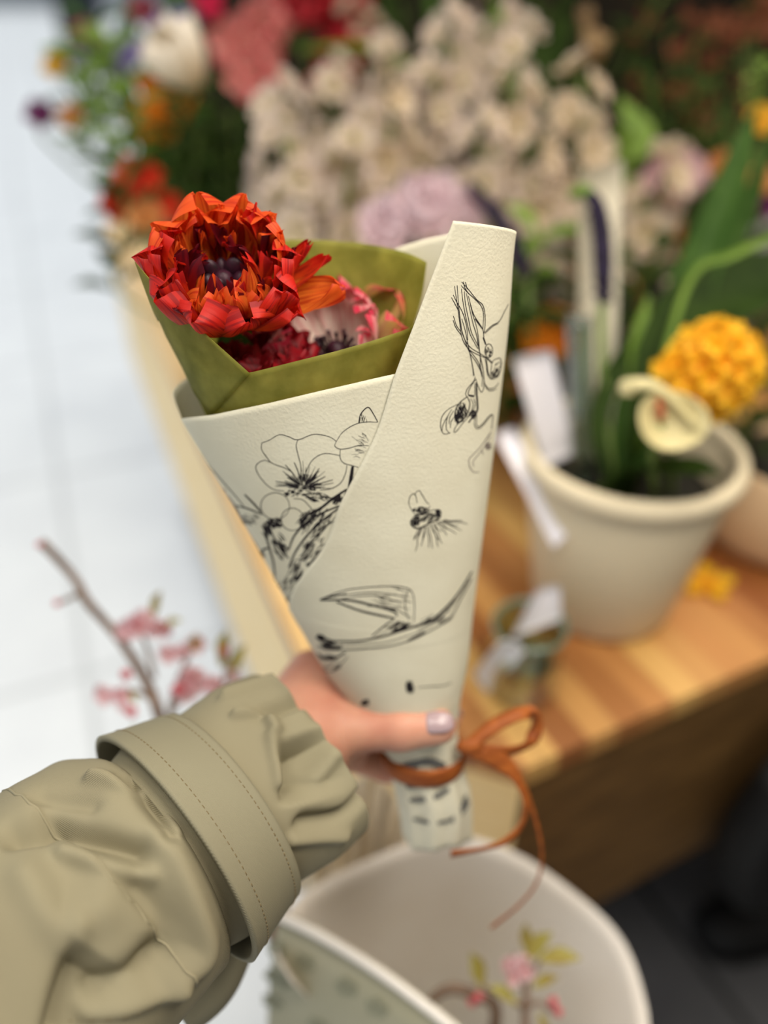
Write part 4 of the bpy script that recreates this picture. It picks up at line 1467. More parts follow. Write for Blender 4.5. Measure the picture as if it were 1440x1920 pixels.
b1 = branch('bare brown blossom branch with pink clusters reaching up left of the coat sleeve',
            [(78, 1016, .60), (140, 1085, .60), (165, 1130, .60), (225, 1200, .60), (280, 1290, .595), (318, 1400, .59), (380, 1560, .58), (520, 1760, .575), (680, 2000, .62)],
            [.0036, .0032, .0036, .0034, .0042, .0046, .005, .0055, .006],
            [(112, 1130, .598, .007, True), (80, 1018, .598, .006, True), (240, 1180, .595, .012, False), (262, 1165, .59, .014, False), (290, 1170, .592, .012, False), (310, 1178, .60, .010, True), (285, 1150, .60, .013, False),
             (245, 1262, .59, .011, True), (205, 1298, .595, .012, False), (228, 1296, .59, .010, False), (250, 1325, .588, .010, True), (240, 1315, .592, .010, False), (245, 1385, .588, .009, True)],
            [(285, 1160, .593, .024, 1.2), (300, 1180, .596, .020, .4), (240, 1290, .592, .014, -1), (250, 1390, .59, .014, 1.4)],
            [[(150, 1112, .60), (130, 1122, .60), (112, 1130, .598)], [(290, 1270, .595), (275, 1215, .593), (260, 1175, .592)], [(300, 1320, .593), (265, 1300, .592), (235, 1292, .592)], [(315, 1395, .59), (280, 1395, .589), (248, 1385, .588)]])
b2 = branch('thin blossom branch with a pale pink flower close to the top edge of the sleeve',
            [(365, 1200, .60), (345, 1250, .598), (322, 1320, .595), (330, 1420, .59), (420, 1600, .58), (560, 1800, .58), (690, 2010, .62)], [.0016, .002, .0024, .003, .004, .005, .0055],
            [(322, 1222, .597, .011, False), (345, 1215, .60, .010, False), (365, 1205, .60, .011, False), (375, 1268, .595, .017, False), (350, 1290, .595, .014, False), (395, 1275, .597, .012, False), (330, 1285, .592, .011, True)],
            [(352, 1320, .592, .016, .8), (360, 1225, .598, .018, 1.3)], [[(325, 1330, .595), (350, 1300, .595), (375, 1268, .595)]])
b3 = branch('short blossom twig with yellow green leaves beside the bare wrist',
            [(422, 1215, .60), (425, 1260, .598), (400, 1340, .595), (400, 1420, .59), (470, 1600, .585), (600, 1830, .59), (700, 2020, .62)], [.0014, .0018, .002, .0028, .004, .005, .0055],
            [(425, 1218, .598, .009, True), (445, 1265, .60, .009, False), (388, 1320, .594, .009, True), (440, 1300, .60, .010, True)],
            [(415, 1250, .597, .030, 1.4), (432, 1270, .60, .030, 1.1), (430, 1300, .598, .022, -.4)], [[(425, 1330, .597), (435, 1300, .598), (445, 1268, .60)]])
b4 = branch('leafy blossom twig lying inside the big cream paper at the bottom',
            [(965, 1790, .565), (985, 1840, .562), (985, 1890, .56), (980, 1960, .56), (940, 2060, .60)], [.0022, .0026, .003, .0035, .004],
            [(965, 1795, .56, .011, False), (950, 1800, .562, .009, False), (895, 1860, .56, .008, True), (1030, 1872, .56, .009, True), (985, 1815, .558, .009, False), (1050, 1890, .558, .008, True), (960, 1830, .557, .008, False)],
            [(905, 1850, .56, .030, 1.9), (985, 1800, .562, .030, .9), (1010, 1800, .56, .030, .15), (985, 1780, .566, .022, 1.6), (920, 1850, .558, .022, -.5), (1000, 1850, .558, .02, .5), (1010, 1900, .558, .016, -1.2)],
            [[(985, 1890, .56), (940, 1865, .56), (905, 1850, .56)], [(985, 1890, .56), (1010, 1880, .56), (1040, 1900, .558)], [(985, 1850, .562), (1000, 1820, .562), (1015, 1800, .56)]])
b5 = branch('dark curved twig resting against the inside of the big cream paper', [(790, 1890, .575), (840, 1855, .572), (890, 1865, .57), (930, 1900, .57), (900, 2040, .60)], [.003, .004, .0045, .0045, .005],
            [(880, 1870, .565, .008, True)], [])

# ------------------------------------------------------------------ POT AND ITS FLOWERS
M_pot = mat('cream_glaze', (218, 204, 174), .55, (212, 198, 168), 6)
pf_ = G(1152, 1214, .75)
pc = V3(pf_[0], pf_[1] + .072, .75)
pot = thing('plant_pot', pc, 'large cream round pot with a rolled rim holding cut stems on the table', 'pot')
mk('pot_body', lathe(pc, [(.0, .001), (.060, .001), (.070, .006), (.074, .014), (.100, .186), (.099, .192), (.094, .190), (.090, .170), (.068, .02), (0, .018)], 64), M_pot, pot)
mk('rim', lathe(pc, [(.0985, .180), (.1055, .184), (.1075, .192), (.1050, .200), (.0985, .203), (.0940, .199), (.0930, .186), (.0985, .180)], 64), M_pot, pot)
M_water = mat('dark_filling', (34, 32, 24), .5, (22, 22, 16), 60)
mk('dark_filling', lathe(pc, [(0, .150), (.0875, .150)], 48), M_water, pot, label='dark foam and water inside the pot')


def inpot(dx, dy, z=.13):
    return V3(pc[0] + dx, pc[1] + dy, .75 + z)


PM_yel = petal_mat('golden_petal', (238, 156, 20), (250, 192, 30), (253, 214, 60), (240, 146, 18), .35, .35)
c_y = P(1335, 695, .62)
yf = thing('pompom_flower', inpot(.05, .0), 'golden yellow dense round flower head above the right rim of the pot', 'flower')
for k in range(70):
    zz = 1 - 2 * (k + .5) / 70
    a = k * 2.39996
    rr = math.sqrt(1 - zz * zz)
    d = V3(rr * math.cos(a), rr * math.sin(a), zz)
    cc = c_y + d * V3(.030, .026, .034) * rnd.uniform(.86, 1.06)
    F2 = frame(d)
    ps = [petal(.0125 * rnd.uniform(.8, 1.2), .0100, 40, 75 + rnd.uniform(-20, 30), 6.283 * j / 5 + k, 500 + k * 5 + j, .0006, cup=.2, ruf=.1, nu=5, nv=5) for j in range(5)]
    mk('floret', xf(merge(ps), F2, cc), PM_yel, yf)
mk('flower_core', ellipsoid(c_y, (V3(.029, 0, 0), V3(0, .025, 0), V3(0, 0, .033))), mat('golden_core', (226, 140, 20), .6, (200, 120, 20), 90), yf)
for k, (x, y) in enumerate(((1242, 690), (1258, 680), (1265, 745), (1285, 765))):
    ps = [petal(.009, .008, 60, 80, 6.283 * j / 5 + k, 900 + k * 5 + j, .0006, nu=5, nv=5) for j in range(5)]
    mk('floret', xf(merge(ps), frame(V3(-.6, -.7, .3)), P(x, y, .61)), PM_yel, yf)
mk('stem', tube([c_y, c_y + V3(-.01, .02, -.05), inpot(.05, 0)], [.004, .004, .004], 16, 8), M_stem, yf)

# cream spathe
M_spathe = mat('cream_spathe', (232, 222, 176), .4, (226, 214, 160), 12, transl=.3)
sp = thing('spathe_flower', inpot(.03, -.03), 'cream curled spathe flower in front of the golden one', 'flower')
e1_ = nrm(P(1312, 826, .605) - P(1192, 762, .605))
nf_ = nrm(-FW * .97 + UP * .12 - RT * .1)
nf_ = nrm(nf_ - e1_ * (nf_ @ e1_))
e2_ = np.cross(nf_, e1_)
spt = []
for i, t in enumerate(np.linspace(.06, 1, 16)):
    for j, a in enumerate(np.linspace(0, 2 * math.pi, 33)):
        rim_ = 1 + .06 * math.sin(2 * a + .6) + .05 * math.sin(3 * a)
        x, y = .0265 * t * rim_ * math.cos(a), .0235 * t * rim_ * math.sin(a)
        lift = .009 * t ** 2.2 + .006 * t ** 5 * max(0, math.sin(a))
        spt.append(P(1252, 794, .608) + e1_ * x + e2_ * y + nf_ * lift)
mk('spathe', (np.array(spt), gridf(16, 33)), M_spathe, sp, solid=.0012)
mk('spadix', tube([P(1240, 786, .606), P(1238, 768, .598), P(1234, 752, .592)], [.003, .003, .002], 10, 8), mat('spadix', (190, 92, 62), .5), sp, label='reddish spadix')
mk('stem', tube([P(1240, 790, .607), P(1225, 860, .63), inpot(.03, -.03)], .0035, 14, 8), M_stem, sp)
mk('rolled_edge', blade([P(1176, 742, .602), P(1182, 718, .598), P(1222, 714, .596), P(1266, 742, .597), P(1312, 800, .600)], (.011, .014, .013, .012, .008), [nrm(-FW - RT * .3), nrm(-FW + UP * .6), nrm(-FW + UP), nrm(-FW + UP + RT * .4), nrm(-FW + RT)], 24, -.6), M_spathe, sp, solid=.001)


def pleaf(label, pts, wd, m=M_leaf, nor=None, cup=.25, wave=.0, base=None, name='broad_leaf', cat='leaf', group=None):
    q3 = [P(*p) for p in pts]
    if base is not None:
        q3 = [base] + q3
        wd = (wd[0] * .6,) + tuple(wd)
    t = thing(name, q3[0], label, cat, group)
    mk('blade', blade(q3, wd, nrm(-FW + UP * .2) if nor is None else nor, 30, cup, 9, wave), m, t, solid=.0006)
    return t


pleaf('long broad green leaf leaning right, its tip by the small yellow flower', [(1180, 880, .70), (1225, 700, .70), (1290, 560, .71), (1340, 430, .72), (1385, 300, .73), (1415, 205, .74)], (.022, .044, .040, .034, .022, .003), M_leaf, nrm(-FW - RT * .4), .5, base=inpot(.0, .03))
pleaf('wide dark green leaf crossing behind the golden flower', [(1195, 850, .69), (1240, 690, .69), (1310, 590, .69), (1400, 540, .69), (1490, 500, .69)], (.018, .050, .072, .074, .040), M_leafd, nrm(-FW + UP * .8), .25, base=inpot(.015, .02))
pleaf('upright green leaf edge right of the long broad leaf', [(1260, 800, .74), (1330, 560, .75), (1400, 380, .76), (1450, 240, .77)], (.012, .022, .022, .006), M_leaf, nrm(-FW + RT * .5), .4, base=inpot(.03, .04))
pleaf('slender yellow green stem arching towards the right edge', [(1210, 800, .67), (1290, 530, .665), (1370, 480, .66), (1460, 440, .66)], (.005, .006, .007, .006), M_leafl, -FW, .6, base=inpot(.0, .0), name='slender_stem', cat='stem')
pleaf('short bright green bract left of the wide dark leaf', [(1180, 760, .70), (1195, 640, .70), (1215, 555, .70)], (.006, .014, .003), M_leafl, -FW, .4, base=inpot(-.01, .02))
pleaf('narrow green leaf low among the pot stems', [(1150, 900, .70), (1165, 780, .70), (1180, 690, .70)], (.008, .016, .004), M_leaf, -FW, .4, base=inpot(-.03, .01))
pleaf('dark narrow leaf rising between glass tube and broad leaf', [(1140, 920, .69), (1120, 800, .69), (1150, 700, .70), (1210, 600, .71)], (.006, .016, .018, .004), M_leafd, -FW, .4, base=inpot(-.035, -.01))
pleaf('dark drooping leaf low over the rim under the spathe', [(1190, 880, .66), (1250, 880, .645), (1310, 880, .635), (1350, 890, .63)], (.02, .034, .03, .006), M_leafd, nrm(UP - FW * .6), .2, base=inpot(0, -.01))
# hanging purple spike
M_spike = mat('purple_black_spike', (30, 23, 38), .7, (44, 36, 58), 120, spec=.15)
sk = thing('drooping_spike', inpot(-.045, .01), 'drooping dark purple flower spike on a hooked green stem', 'flower')
mk('stem', tube([inpot(-.045, .01), P(1142, 900, .70), P(1132, 760, .70), P(1128, 600, .70), P(1131, 540, .70)], [.004, .004, .004, .004, .004], 26, 8), M_stem, sk)
mk('spike', tube([P(1131, 570, .70), P(1131, 500, .70), P(1128, 440, .70), P(1120, 390, .70), P(1104, 364, .70)], [.005, .0085, .0085, .0075, .006], 30, 12), M_spike, sk)
for k in range(60):
    t = k / 60
    c0 = spline([P(1131, 565, .70), P(1131, 500, .70), P(1128, 440, .70), P(1120, 400, .70)], 61)[k]
    a = k * 2.4
    d = nrm(RT * math.cos(a) - FW * math.sin(a) + UP * .2)
    mk('spike_floret', ellipsoid(c0 + d * .0075, (RT * .0022, UP * .0028, FW * .0022), 7, 5), M_spike, sk)
mk('tip', tube([P(1106, 366, .70), P(1094, 358, .70), P(1078, 362, .70), P(1070, 370, .70)], [.006, .006, .005, .003], 12, 10), M_leafl, sk, label='bright green hooked tip')

# cards and tubes in the pot
def slab(px4, d4, th):
    a = [P(x, y, d) for (x, y), d in zip(px4, d4)]
    n = nrm(np.cross(a[1] - a[0], a[3] - a[0]))
    v = []
    N_, M_ = 9, 9
    g = []
    for sgn in (1, -1):
        for i in range(N_):
            for j in range(M_):
                u, w_ = i / (N_ - 1), j / (M_ - 1)
                p = (a[0] * (1 - w_) + a[1] * w_) * (1 - u) + (a[3] * (1 - w_) + a[2] * w_) * u
                p = p + n * (th * .5 * sgn) + n * .006 * math.sin(math.pi * w_) * (1 - u)
                v.append(p)
    f = gridf(N_, M_) + [tuple(i + N_ * M_ for i in q_)[::-1] for q_ in gridf(N_, M_)]
    bd_ = [(0, j) for j in range(M_)] + [(i, M_ - 1) for i in range(1, N_)] + [(N_ - 1, j) for j in range(M_ - 2, -1, -1)] + [(i, 0) for i in range(N_ - 2, 0, -1)]
    ix = [i * M_ + j for i, j in bd_]
    f += [(ix[k], ix[(k + 1) % len(ix)], ix[(k + 1) % len(ix)] + N_ * M_, ix[k] + N_ * M_) for k in range(len(ix))]
    return np.array(v), f


M_card = mat('cream_card', (222, 212, 188), .7, (214, 204, 180), 8)
M_white = mat('white_card', (230, 226, 230), .6, (222, 218, 224), 10)
M_text = mat('grey_print', (150, 146, 148), .8)
tag(mk('plant_card', slab([(1086, 322), (1168, 300), (1150, 860), (1082, 860)], (.71, .71, .80, .80), .001), M_card), 'tall cream card standing behind the drooping purple spike', 'card')
gc = thing('plant_card', P(1040, 860, .755), 'grey white price card leaning at the left inside of the pot', 'card')
mk('card', slab([(962, 672), (1034, 656), (1078, 850), (1020, 875)], (.715, .715, .755, .755), .001), M_white, gc)
lines = []
for k in range(7):
    y = 700 + k * 18
    lines.append(slab([(985 + k * 4, y), (1030 + k * 4, y - 9), (1031 + k * 4, y - 5), (986 + k * 4, y + 4)], (.648,) * 4, .0003))
tag_ = thing('price_strip', P(1000, 910, .742), 'white label strip hooked over the left rim of the pot', 'label')
mk('label_strip', slab([(928, 812), (962, 800), (1066, 1000), (1038, 1026)], (.730, .728, .718, .726), .0012), mat('bright_card', (238, 234, 240), .5), tag_)
M_glass = glass_mat('clear_glass', (226, 234, 230))
gt = thing('glass_tube', P(1090, 890, .765), 'clear glass flower tube standing beside the grey price card in the pot', 'glass tube')
a, b = P(1092, 895, .765), P(1085, 600, .695)
mk('tube_wall', tube([a, a + (b - a) * .5, b], [.0118, .0118, .0118], 20, 20, False), M_glass, gt, solid=.001)
mk('tube_mouth', tube([b + .0120 * (math.cos(t) * RT + math.sin(t) * FW) for t in np.linspace(0, 6.283, 24)], .0009, 48, 6, False), M_glass, gt)
mk('tube_foot', ellipsoid(a, (RT * .0115, FW * .0115, UP * .006)), M_glass, gt)

# small jar with paper slips in front of the pot
jf = G(985, 1335, .75)
jc = V3(jf[0], jf[1] + .032, .75)
M_jar = glass_mat('green_glass', (226, 234, 214))
jar = thing('glass_jar', jc, 'small greenish glass jar with paper slips in front of the pot', 'jar')
mk('jar_wall', lathe(jc, [(0, .002), (.030, .002), (.034, .008), (.0345, .060), (.031, .072), (.0335, .080), (.0325, .081), (.0295, .072), (.0325, .058), (.032, .010), (0, .006)], 40), M_jar, jar)
mk('jar_rim', lathe(jc, [(.032, .079), (.0345, .080), (.035, .083), (.0335, .0855), (.0315, .083), (.032, .079)], 40), mat('jar_rim_glass', (104, 130, 112), .1, spec=.8), jar)
mk('water', lathe(jc, [(0, .008), (.0318, .0085), (.0318, .040), (0, .040)], 32), glass_mat('green_water', (206, 212, 176)), jar)
tag(mk('paper_slip', slab([(1000, 1118), (1050, 1100), (1052, 1160), (960, 1195)], (.685, .69, .705, .70), .001), M_white), 'white folded paper slip sticking out of the small jar', 'paper slip')
tag(mk('paper_slip', slab([(935, 1205), (985, 1222), (915, 1300), (888, 1262)], (.668, .668, .750, .740), .001), mat('bluish_card', (236, 244, 250), .4)), 'pale blue slip leaning on the left side of the small jar', 'paper slip')

# beige pot at the right edge
bp0 = G(1425, 1062, .75)
bpc = V3(bp0[0] + .035, bp0[1] + .06, .75)
bp_ = thing('beige_pot', bpc, 'rounded beige pot cut off by the right edge of the frame', 'pot')
mk('pot_body', lathe(bpc, [(0, 0), (.06, 0), (.078, .008), (.086, .025), (.086, .115), (.083, .118), (.080, .115), (.080, .03), (0, .02)], 48), mat('beige_clay', (206, 176, 138), .7, (198, 166, 128), 9), bp_)
mk('pot_filling', lathe(bpc, [(0, .10), (.0805, .10)], 32), M_water, bp_)
tag(mk('fallen_blossom', merge([xf(petal(.03, .02, 80, 95, 6.28 * k / 5, 40 + k, .001, ruf=.2), np.eye(3), G(1322, 1098, .75) + V3(0, 0, .004)) for k in range(5)]), PM_yel), 'yellow blossom lying on the table right of the cream pot', 'blossom')

# ------------------------------------------------------------------ BACKGROUND FLOWERS
M_bucket = mat('grey_zinc', (116, 116, 108), .5, (96, 98, 92), 8, spec=.5)
BUCK = [(-.30, 1.30), (-.14, 1.02), (.06, 1.02), (.26, .98), (.46, 1.08), (-.05, 1.5), (.30, 1.55), (.66, 1.36), (.58, .90), (.90, 1.0)]
bkl = ['zinc bucket behind the olive tissue, furthest left', 'zinc bucket of pale stock behind the scarlet flower', 'zinc bucket hidden under pink and cream stock stems', 'zinc bucket behind the cream flap of the wrap',
       'zinc bucket behind the tall cream card', 'zinc bucket under the red and cream parrot tulips', 'zinc bucket under the long dark leaves', 'zinc bucket under the brown dried sprays', 'zinc bucket behind the golden flower', 'zinc bucket at the right behind the broad leaves']
for (x, y), lb in zip(BUCK, bkl):
    t = thing('flower_bucket', (x, y, .7526 if x < -.1 else .75), lb, 'bucket')
    c = V3(x, y, .7526 if x < -.1 else .75)
    mk('bucket_body', lathe(c, [(0, .001), (.056, .001), (.072, .20), (.069, .20), (.054, .012), (0, .010)], 32), M_bucket, t)
    mk('bucket_rim', lathe(c, [(.070, .197), (.0745, .198), (.0745, .204), (.069, .204), (.070, .197)], 32), M_bucket, t)


def bucket_foot(p):
    b = min(BUCK, key=lambda q_: (q_[0] - p[0]) ** 2 + 1.2 * (q_[1] - p[1]) ** 2)
    return V3(b[0] + rnd.uniform(-.03, .03), b[1] + rnd.uniform(-.03, .03), .80)


PROTO = {}


def proto(name, vf, m):
    me = bpy.data.meshes.new(name)
    me.from_pydata(np.asarray(vf[0]).tolist(), [], [tuple(int(i) for i in q_) for q_ in vf[1]])
    if len(vf) > 2:
        ul = me.uv_layers.new(name='UVMap')
        li = np.empty(len(me.loops), int)
        me.loops.foreach_get('vertex_index', li)
        ul.data.foreach_set('uv', np.asarray(vf[2], float)[li].ravel())
    me.polygons.foreach_set('use_smooth', [True] * len(me.polygons))
    me.materials.append(m)
    return me


def inst(name, me, root, loc, axis, sc=1.0, roll=0.0):
    o = bpy.data.objects.new(name, me)
    COL.objects.link(o)
    o.parent = root
    Fm = frame(axis, (math.cos(roll), math.sin(roll), .2))
    M4 = Matrix.Identity(4)
    for i in range(3):
        for j in range(3):
            M4[i][j] = Fm[i, j] * sc
        M4[i][3] = loc[i] - ORG[root.name][i]
    o.matrix_local = M4
    return o


def rosette(layers, seed, m, **kw):
    R0 = random.Random(seed)
    ps = []
    for li, (n, L, W, a0, a1) in enumerate(layers):
        for i in range(n):
            ps.append(petal(L * R0.uniform(.9, 1.1), W, a0 + R0.uniform(-6, 6), a1 + R0.uniform(-14, 14), 6.283 * (i + .4 * li) / n, seed * 31 + li * 11 + i, .002, nu=7, nv=7, **kw))
    return merge(ps)


PM_stock = petal_mat('stock_petal', (208, 204, 146), (234, 224, 192), (238, 222, 212), (222, 196, 196), .35, .35)
PM_stockc = petal_mat('cream_stock_petal', (214, 204, 150), (238, 224, 192), (240, 224, 204), (230, 196, 176), .3, .35)
PM_lilac = petal_mat('lilac_petal', (242, 222, 218), (242, 220, 222), (242, 222, 228), (232, 196, 206), .4, .35)
PM_parrot = petal_mat('parrot_petal', (246, 232, 206), (242, 200, 184), (232, 140, 138), (206, 62, 80), .8, .35, pos=(.1, .6, 1.05))
PM_redp = petal_mat('deep_red_petal', (220, 150, 120), (206, 80, 76), (190, 36, 50), (140, 24, 32), .6, .3)
PM_hot = petal_mat('hot_pink_petal', (240, 140, 150), (236, 70, 110), (232, 50, 100), (210, 30, 80), .4, .35)
PM_wht = petal_mat('ivory_petal', (236, 214, 168), (244, 232, 206), (250, 244, 232), (236, 206, 160), .3, .35)
PM_org = petal_mat('orange_small_petal', (210, 110, 20), (240, 150, 30), (244, 164, 36), (226, 110, 24), .4, .3)
PM_cor = petal_mat('coral_petal', (240, 170, 130), (240, 100, 66), (236, 72, 44), (220, 50, 36), .35, .35)
PM_pur = petal_mat('purple_petal', (150, 90, 130), (120, 44, 100), (104, 34, 92), (80, 20, 70), .4, .3)
PM_lav = petal_mat('lavender_petal', (196, 186, 210), (160, 150, 196), (146, 136, 190), (126, 116, 176), .3, .35)
PM_yw = petal_mat('yellow_petal', (226, 160, 30), (240, 196, 60), (244, 206, 80), (200, 130, 40), .3, .35)
PM_pale = petal_mat('pale_pink_petal', (200, 150, 160), (228, 190, 196), (230, 200, 200), (212, 164, 176), .3, .35)
PM_tan = petal_mat('dry_tan_petal', (150, 120, 80), (190, 160, 116), (206, 176, 134), (150, 120, 86), .4, .3)
PM_brn = petal_mat('dry_brown_petal', (90, 52, 30), (140, 84, 56), (160, 100, 70), (80, 44, 30), .5, .2)

floret = [((6, .034, .030, 80, 55), (5, .024, .022, 55, 15)), ((7, .036, .030, 85, 45), (5, .025, .022, 55, 5))]
stock_me = [proto('floret', rosette(floret[i % 2], 50 + i, m, cup=.15, ruf=.25, nr=4), m) for i, m in enumerate((PM_stock, PM_stock, PM_stockc, PM_lilac))]
dbl = ((9, .036, .028, 95, 40), (8, .030, .024, 80, 15), (7, .022, .018, 60, -5), (5, .015, .012, 40, -20))
head_me = {
    'lilac': proto('bloom', rosette(dbl, 61, PM_lilac, cup=.2, ruf=.25, nr=5), PM_lilac),
    'parrot': proto('bloom', rosette(((9, .048, .030, 86, 22), (8, .042, .026, 72, 4), (7, .032, .019, 55, -10)), 62, PM_parrot, cup=.25, ruf=.25, nr=5), PM_parrot),
    'redp': proto('bloom', rosette(((8, .052, .034, 75, 5), (7, .046, .026, 60, -10), (6, .038, .02, 45, -15)), 63, PM_redp, cup=.25, ruf=.25, nr=5), PM_redp),
    'tulip': proto('bloom', rosette(((3, .075, .046, 50, -12), (3, .072, .042, 40, -12)), 64, PM_wht, cup=.35, ruf=.05, nr=2), PM_wht),
    'hot': proto('bloom', rosette(((3, .065, .03, 45, -5), (3, .06, .026, 35, -10)), 65, PM_hot, cup=.35, ruf=.1, nr=2), PM_hot),
    'orange': proto('bloom', rosette(((7, .022, .017, 90, 55), (6, .016, .013, 65, 20)), 66, PM_org, cup=.2, ruf=.2), PM_org),
    'coral': proto('bloom', rosette(((8, .034, .028, 90, 35), (7, .027, .022, 70, 10), (5, .018, .016, 50, -10)), 67, PM_cor, cup=.2, ruf=.2), PM_cor),
    'purple': proto('bloom', rosette(((5, .024, .024, 85, 60), (4, .016, .014, 60, 20)), 68, PM_pur, cup=.2, ruf=.15), PM_pur),
    'lavender': proto('bloom', rosette(((6, .026, .02, 85, 50), (5, .018, .014, 60, 20)), 69, PM_lav, cup=.2, ruf=.15), PM_lav),
    'yellow': proto('bloom', rosette(((6, .022, .018, 85, 40), (5, .016, .013, 60, 10)), 70, PM_yw, cup=.2, ruf=.15), PM_yw),
    'pale': proto('bloom', rosette(((9, .036, .028, 95, 45), (7, .026, .02, 75, 10), (5, .016, .012, 50, -20)), 71, PM_pale, cup=.25, ruf=.15), PM_pale),
    'tan': proto('bloom', rosette(((5, .06, .024, 30, -12), (4, .05, .02, 20, -12)), 72, PM_tan, cup=.35, ruf=.1), PM_tan),
    'brown': proto('bloom', rosette(((6, .02, .012, 80, 30), (5, .014, .01, 50, 0)), 73, PM_brn, cup=.3, ruf=.3), PM_brn),
    'peach': proto('bloom', rosette(((6, .022, .018, 85, 45), (5, .015, .012, 60, 10)), 74, PM_stockc, cup=.2, ruf=.2), petal_mat('peach_petal', (200, 130, 60), (226, 160, 96), (230, 170, 110), (206, 130, 70), .3, .3)),
    'dusk': proto('bloom', rosette(((6, .024, .02, 85, 45), (5, .016, .013, 60, 10)), 75, PM_lilac, cup=.2, ruf=.2), petal_mat('dusky_rose_petal', (150, 80, 80), (160, 74, 90), (170, 84, 100), (110, 50, 60), .4, .3)),
}
NAMES = {'lilac': 'lisianthus', 'parrot': 'parrot_tulip', 'redp': 'parrot_tulip', 'tulip': 'tulip', 'hot': 'tulip', 'orange': 'marigold', 'coral': 'poppy', 'purple': 'pansy', 'lavender': 'scabiosa',
         'yellow': 'buttercup', 'pale': 'rose', 'tan': 'dried_tulip', 'brown': 'dried_flower', 'peach': 'geum', 'dusk': 'dusky_flower'}


def single(kind, px, py, d, label, sc=1.0, axis=None, foot=None, group=None):
    c = P(px, py, d)
    ft = bucket_foot(c) if foot is None else foot
    axis = nrm(axis if axis is not None else V3(rnd.uniform(-.4, .4), -.8, .7))
    t = thing(NAMES[kind], ft, label, 'flower', group)
    inst('bloom', head_me[kind], t, c, axis, sc, rnd.uniform(0, 6))
    mk('stem', tube([c, c - axis * .04 + V3(0, 0, -.02), (c * .4 + ft * .6) + V3(0, .02, 0), ft], .0028, 14, 6), M_stem, t)
    return t


def stock(px, py, d, label, var=0, n=13, length=.15, lean=(0, 0)):
    c = P(px, py, d)
    ft = bucket_foot(c)
    t = thing('stock_stem', ft, label, 'flower', 'pale stock stems behind the bouquet')
    top = c + V3(lean[0] * .5, lean[1] * .5, length * .5)
    low = c - V3(lean[0] * .5, lean[1] * .5, length * .5)
    mk('stem', tube([top, c, low, (low * .5 + ft * .5), ft], .0035, 24, 6), M_stem, t)
    for i in range(n):
        f = i / (n - 1)
        a = i * 2.4 + px
        dv = nrm(V3(math.cos(a), math.sin(a) - .25, .25 + .6 * (f > .85)))
        p = top * f + low * (1 - f) + dv * (.034 - .018 * f)
        me = stock_me[(i + var) % 2 if var < 2 else var]
        inst('floret', me, t, p, dv, (1.05 - .4 * f) * rnd.uniform(.9, 1.1), rnd.uniform(0, 6))
    for i in range(3):
        a = rnd.uniform(0, 6.28)
        p = low * .8 + ft * .2
        mk('leaf', blade([p, p + V3(math.cos(a) * .03, math.sin(a) * .03, .03), p + V3(math.cos(a) * .07, math.sin(a) * .07, .03)], (.004, .013, .002), V3(0, 0, 1), 8, .3, 5), M_leaf, t)
    return t


ST = [(530, 300, .98, 'blush stock spike just above the scarlet flower, first of the pale ones', 0), (565, 385, .92, 'low creamy stock behind the top right petals of the scarlet flower', 0),
      (625, 250, 1.06, 'pale stock spike left of the tallest middle one', 1), (650, 360, .94, 'pale blush stock directly above the olive tissue', 1), (735, 205, 1.08, 'upright stock in the middle behind the bouquet', 0),
      (730, 320, .98, 'creamy stock below the upright middle one', 2), (810, 260, 1.02, 'stock between the middle spike and the tall right spike', 1), (905, 80, 1.06, 'highest stock spike, its tip near the top of the frame', 0),
      (850, 170, 1.02, 'blush stock left under the highest spike', 0), (945, 190, 1.0, 'full blush stock right under the highest spike', 1), (985, 285, .94, 'peach cream stock above the cream flap', 2),
      (1085, 270, .96, 'dusty peach stock behind the tall cream card', 2), (900, 360, .94, 'shaded blush stock right behind the cream flap', 1), (1010, 400, .98, 'shaded stock left of the tall cream card', 0),
      (1040, 490, 1.0, 'low shaded stock between cream flap and tall card', 0), (1210, 420, .98, 'tan pink stock below the round pale rose', 2), (600, 440, 1.0, 'lowest stock just over the tissue rim', 0), (690, 130, 1.2, 'cream stock far back above the middle spike', 2)]
for i, (x, y, d, lb, var) in enumerate(ST):
    stock(x, y, d, lb, var, 8, .14, (rnd.uniform(-.04, .04), rnd.uniform(-.03, .03)))

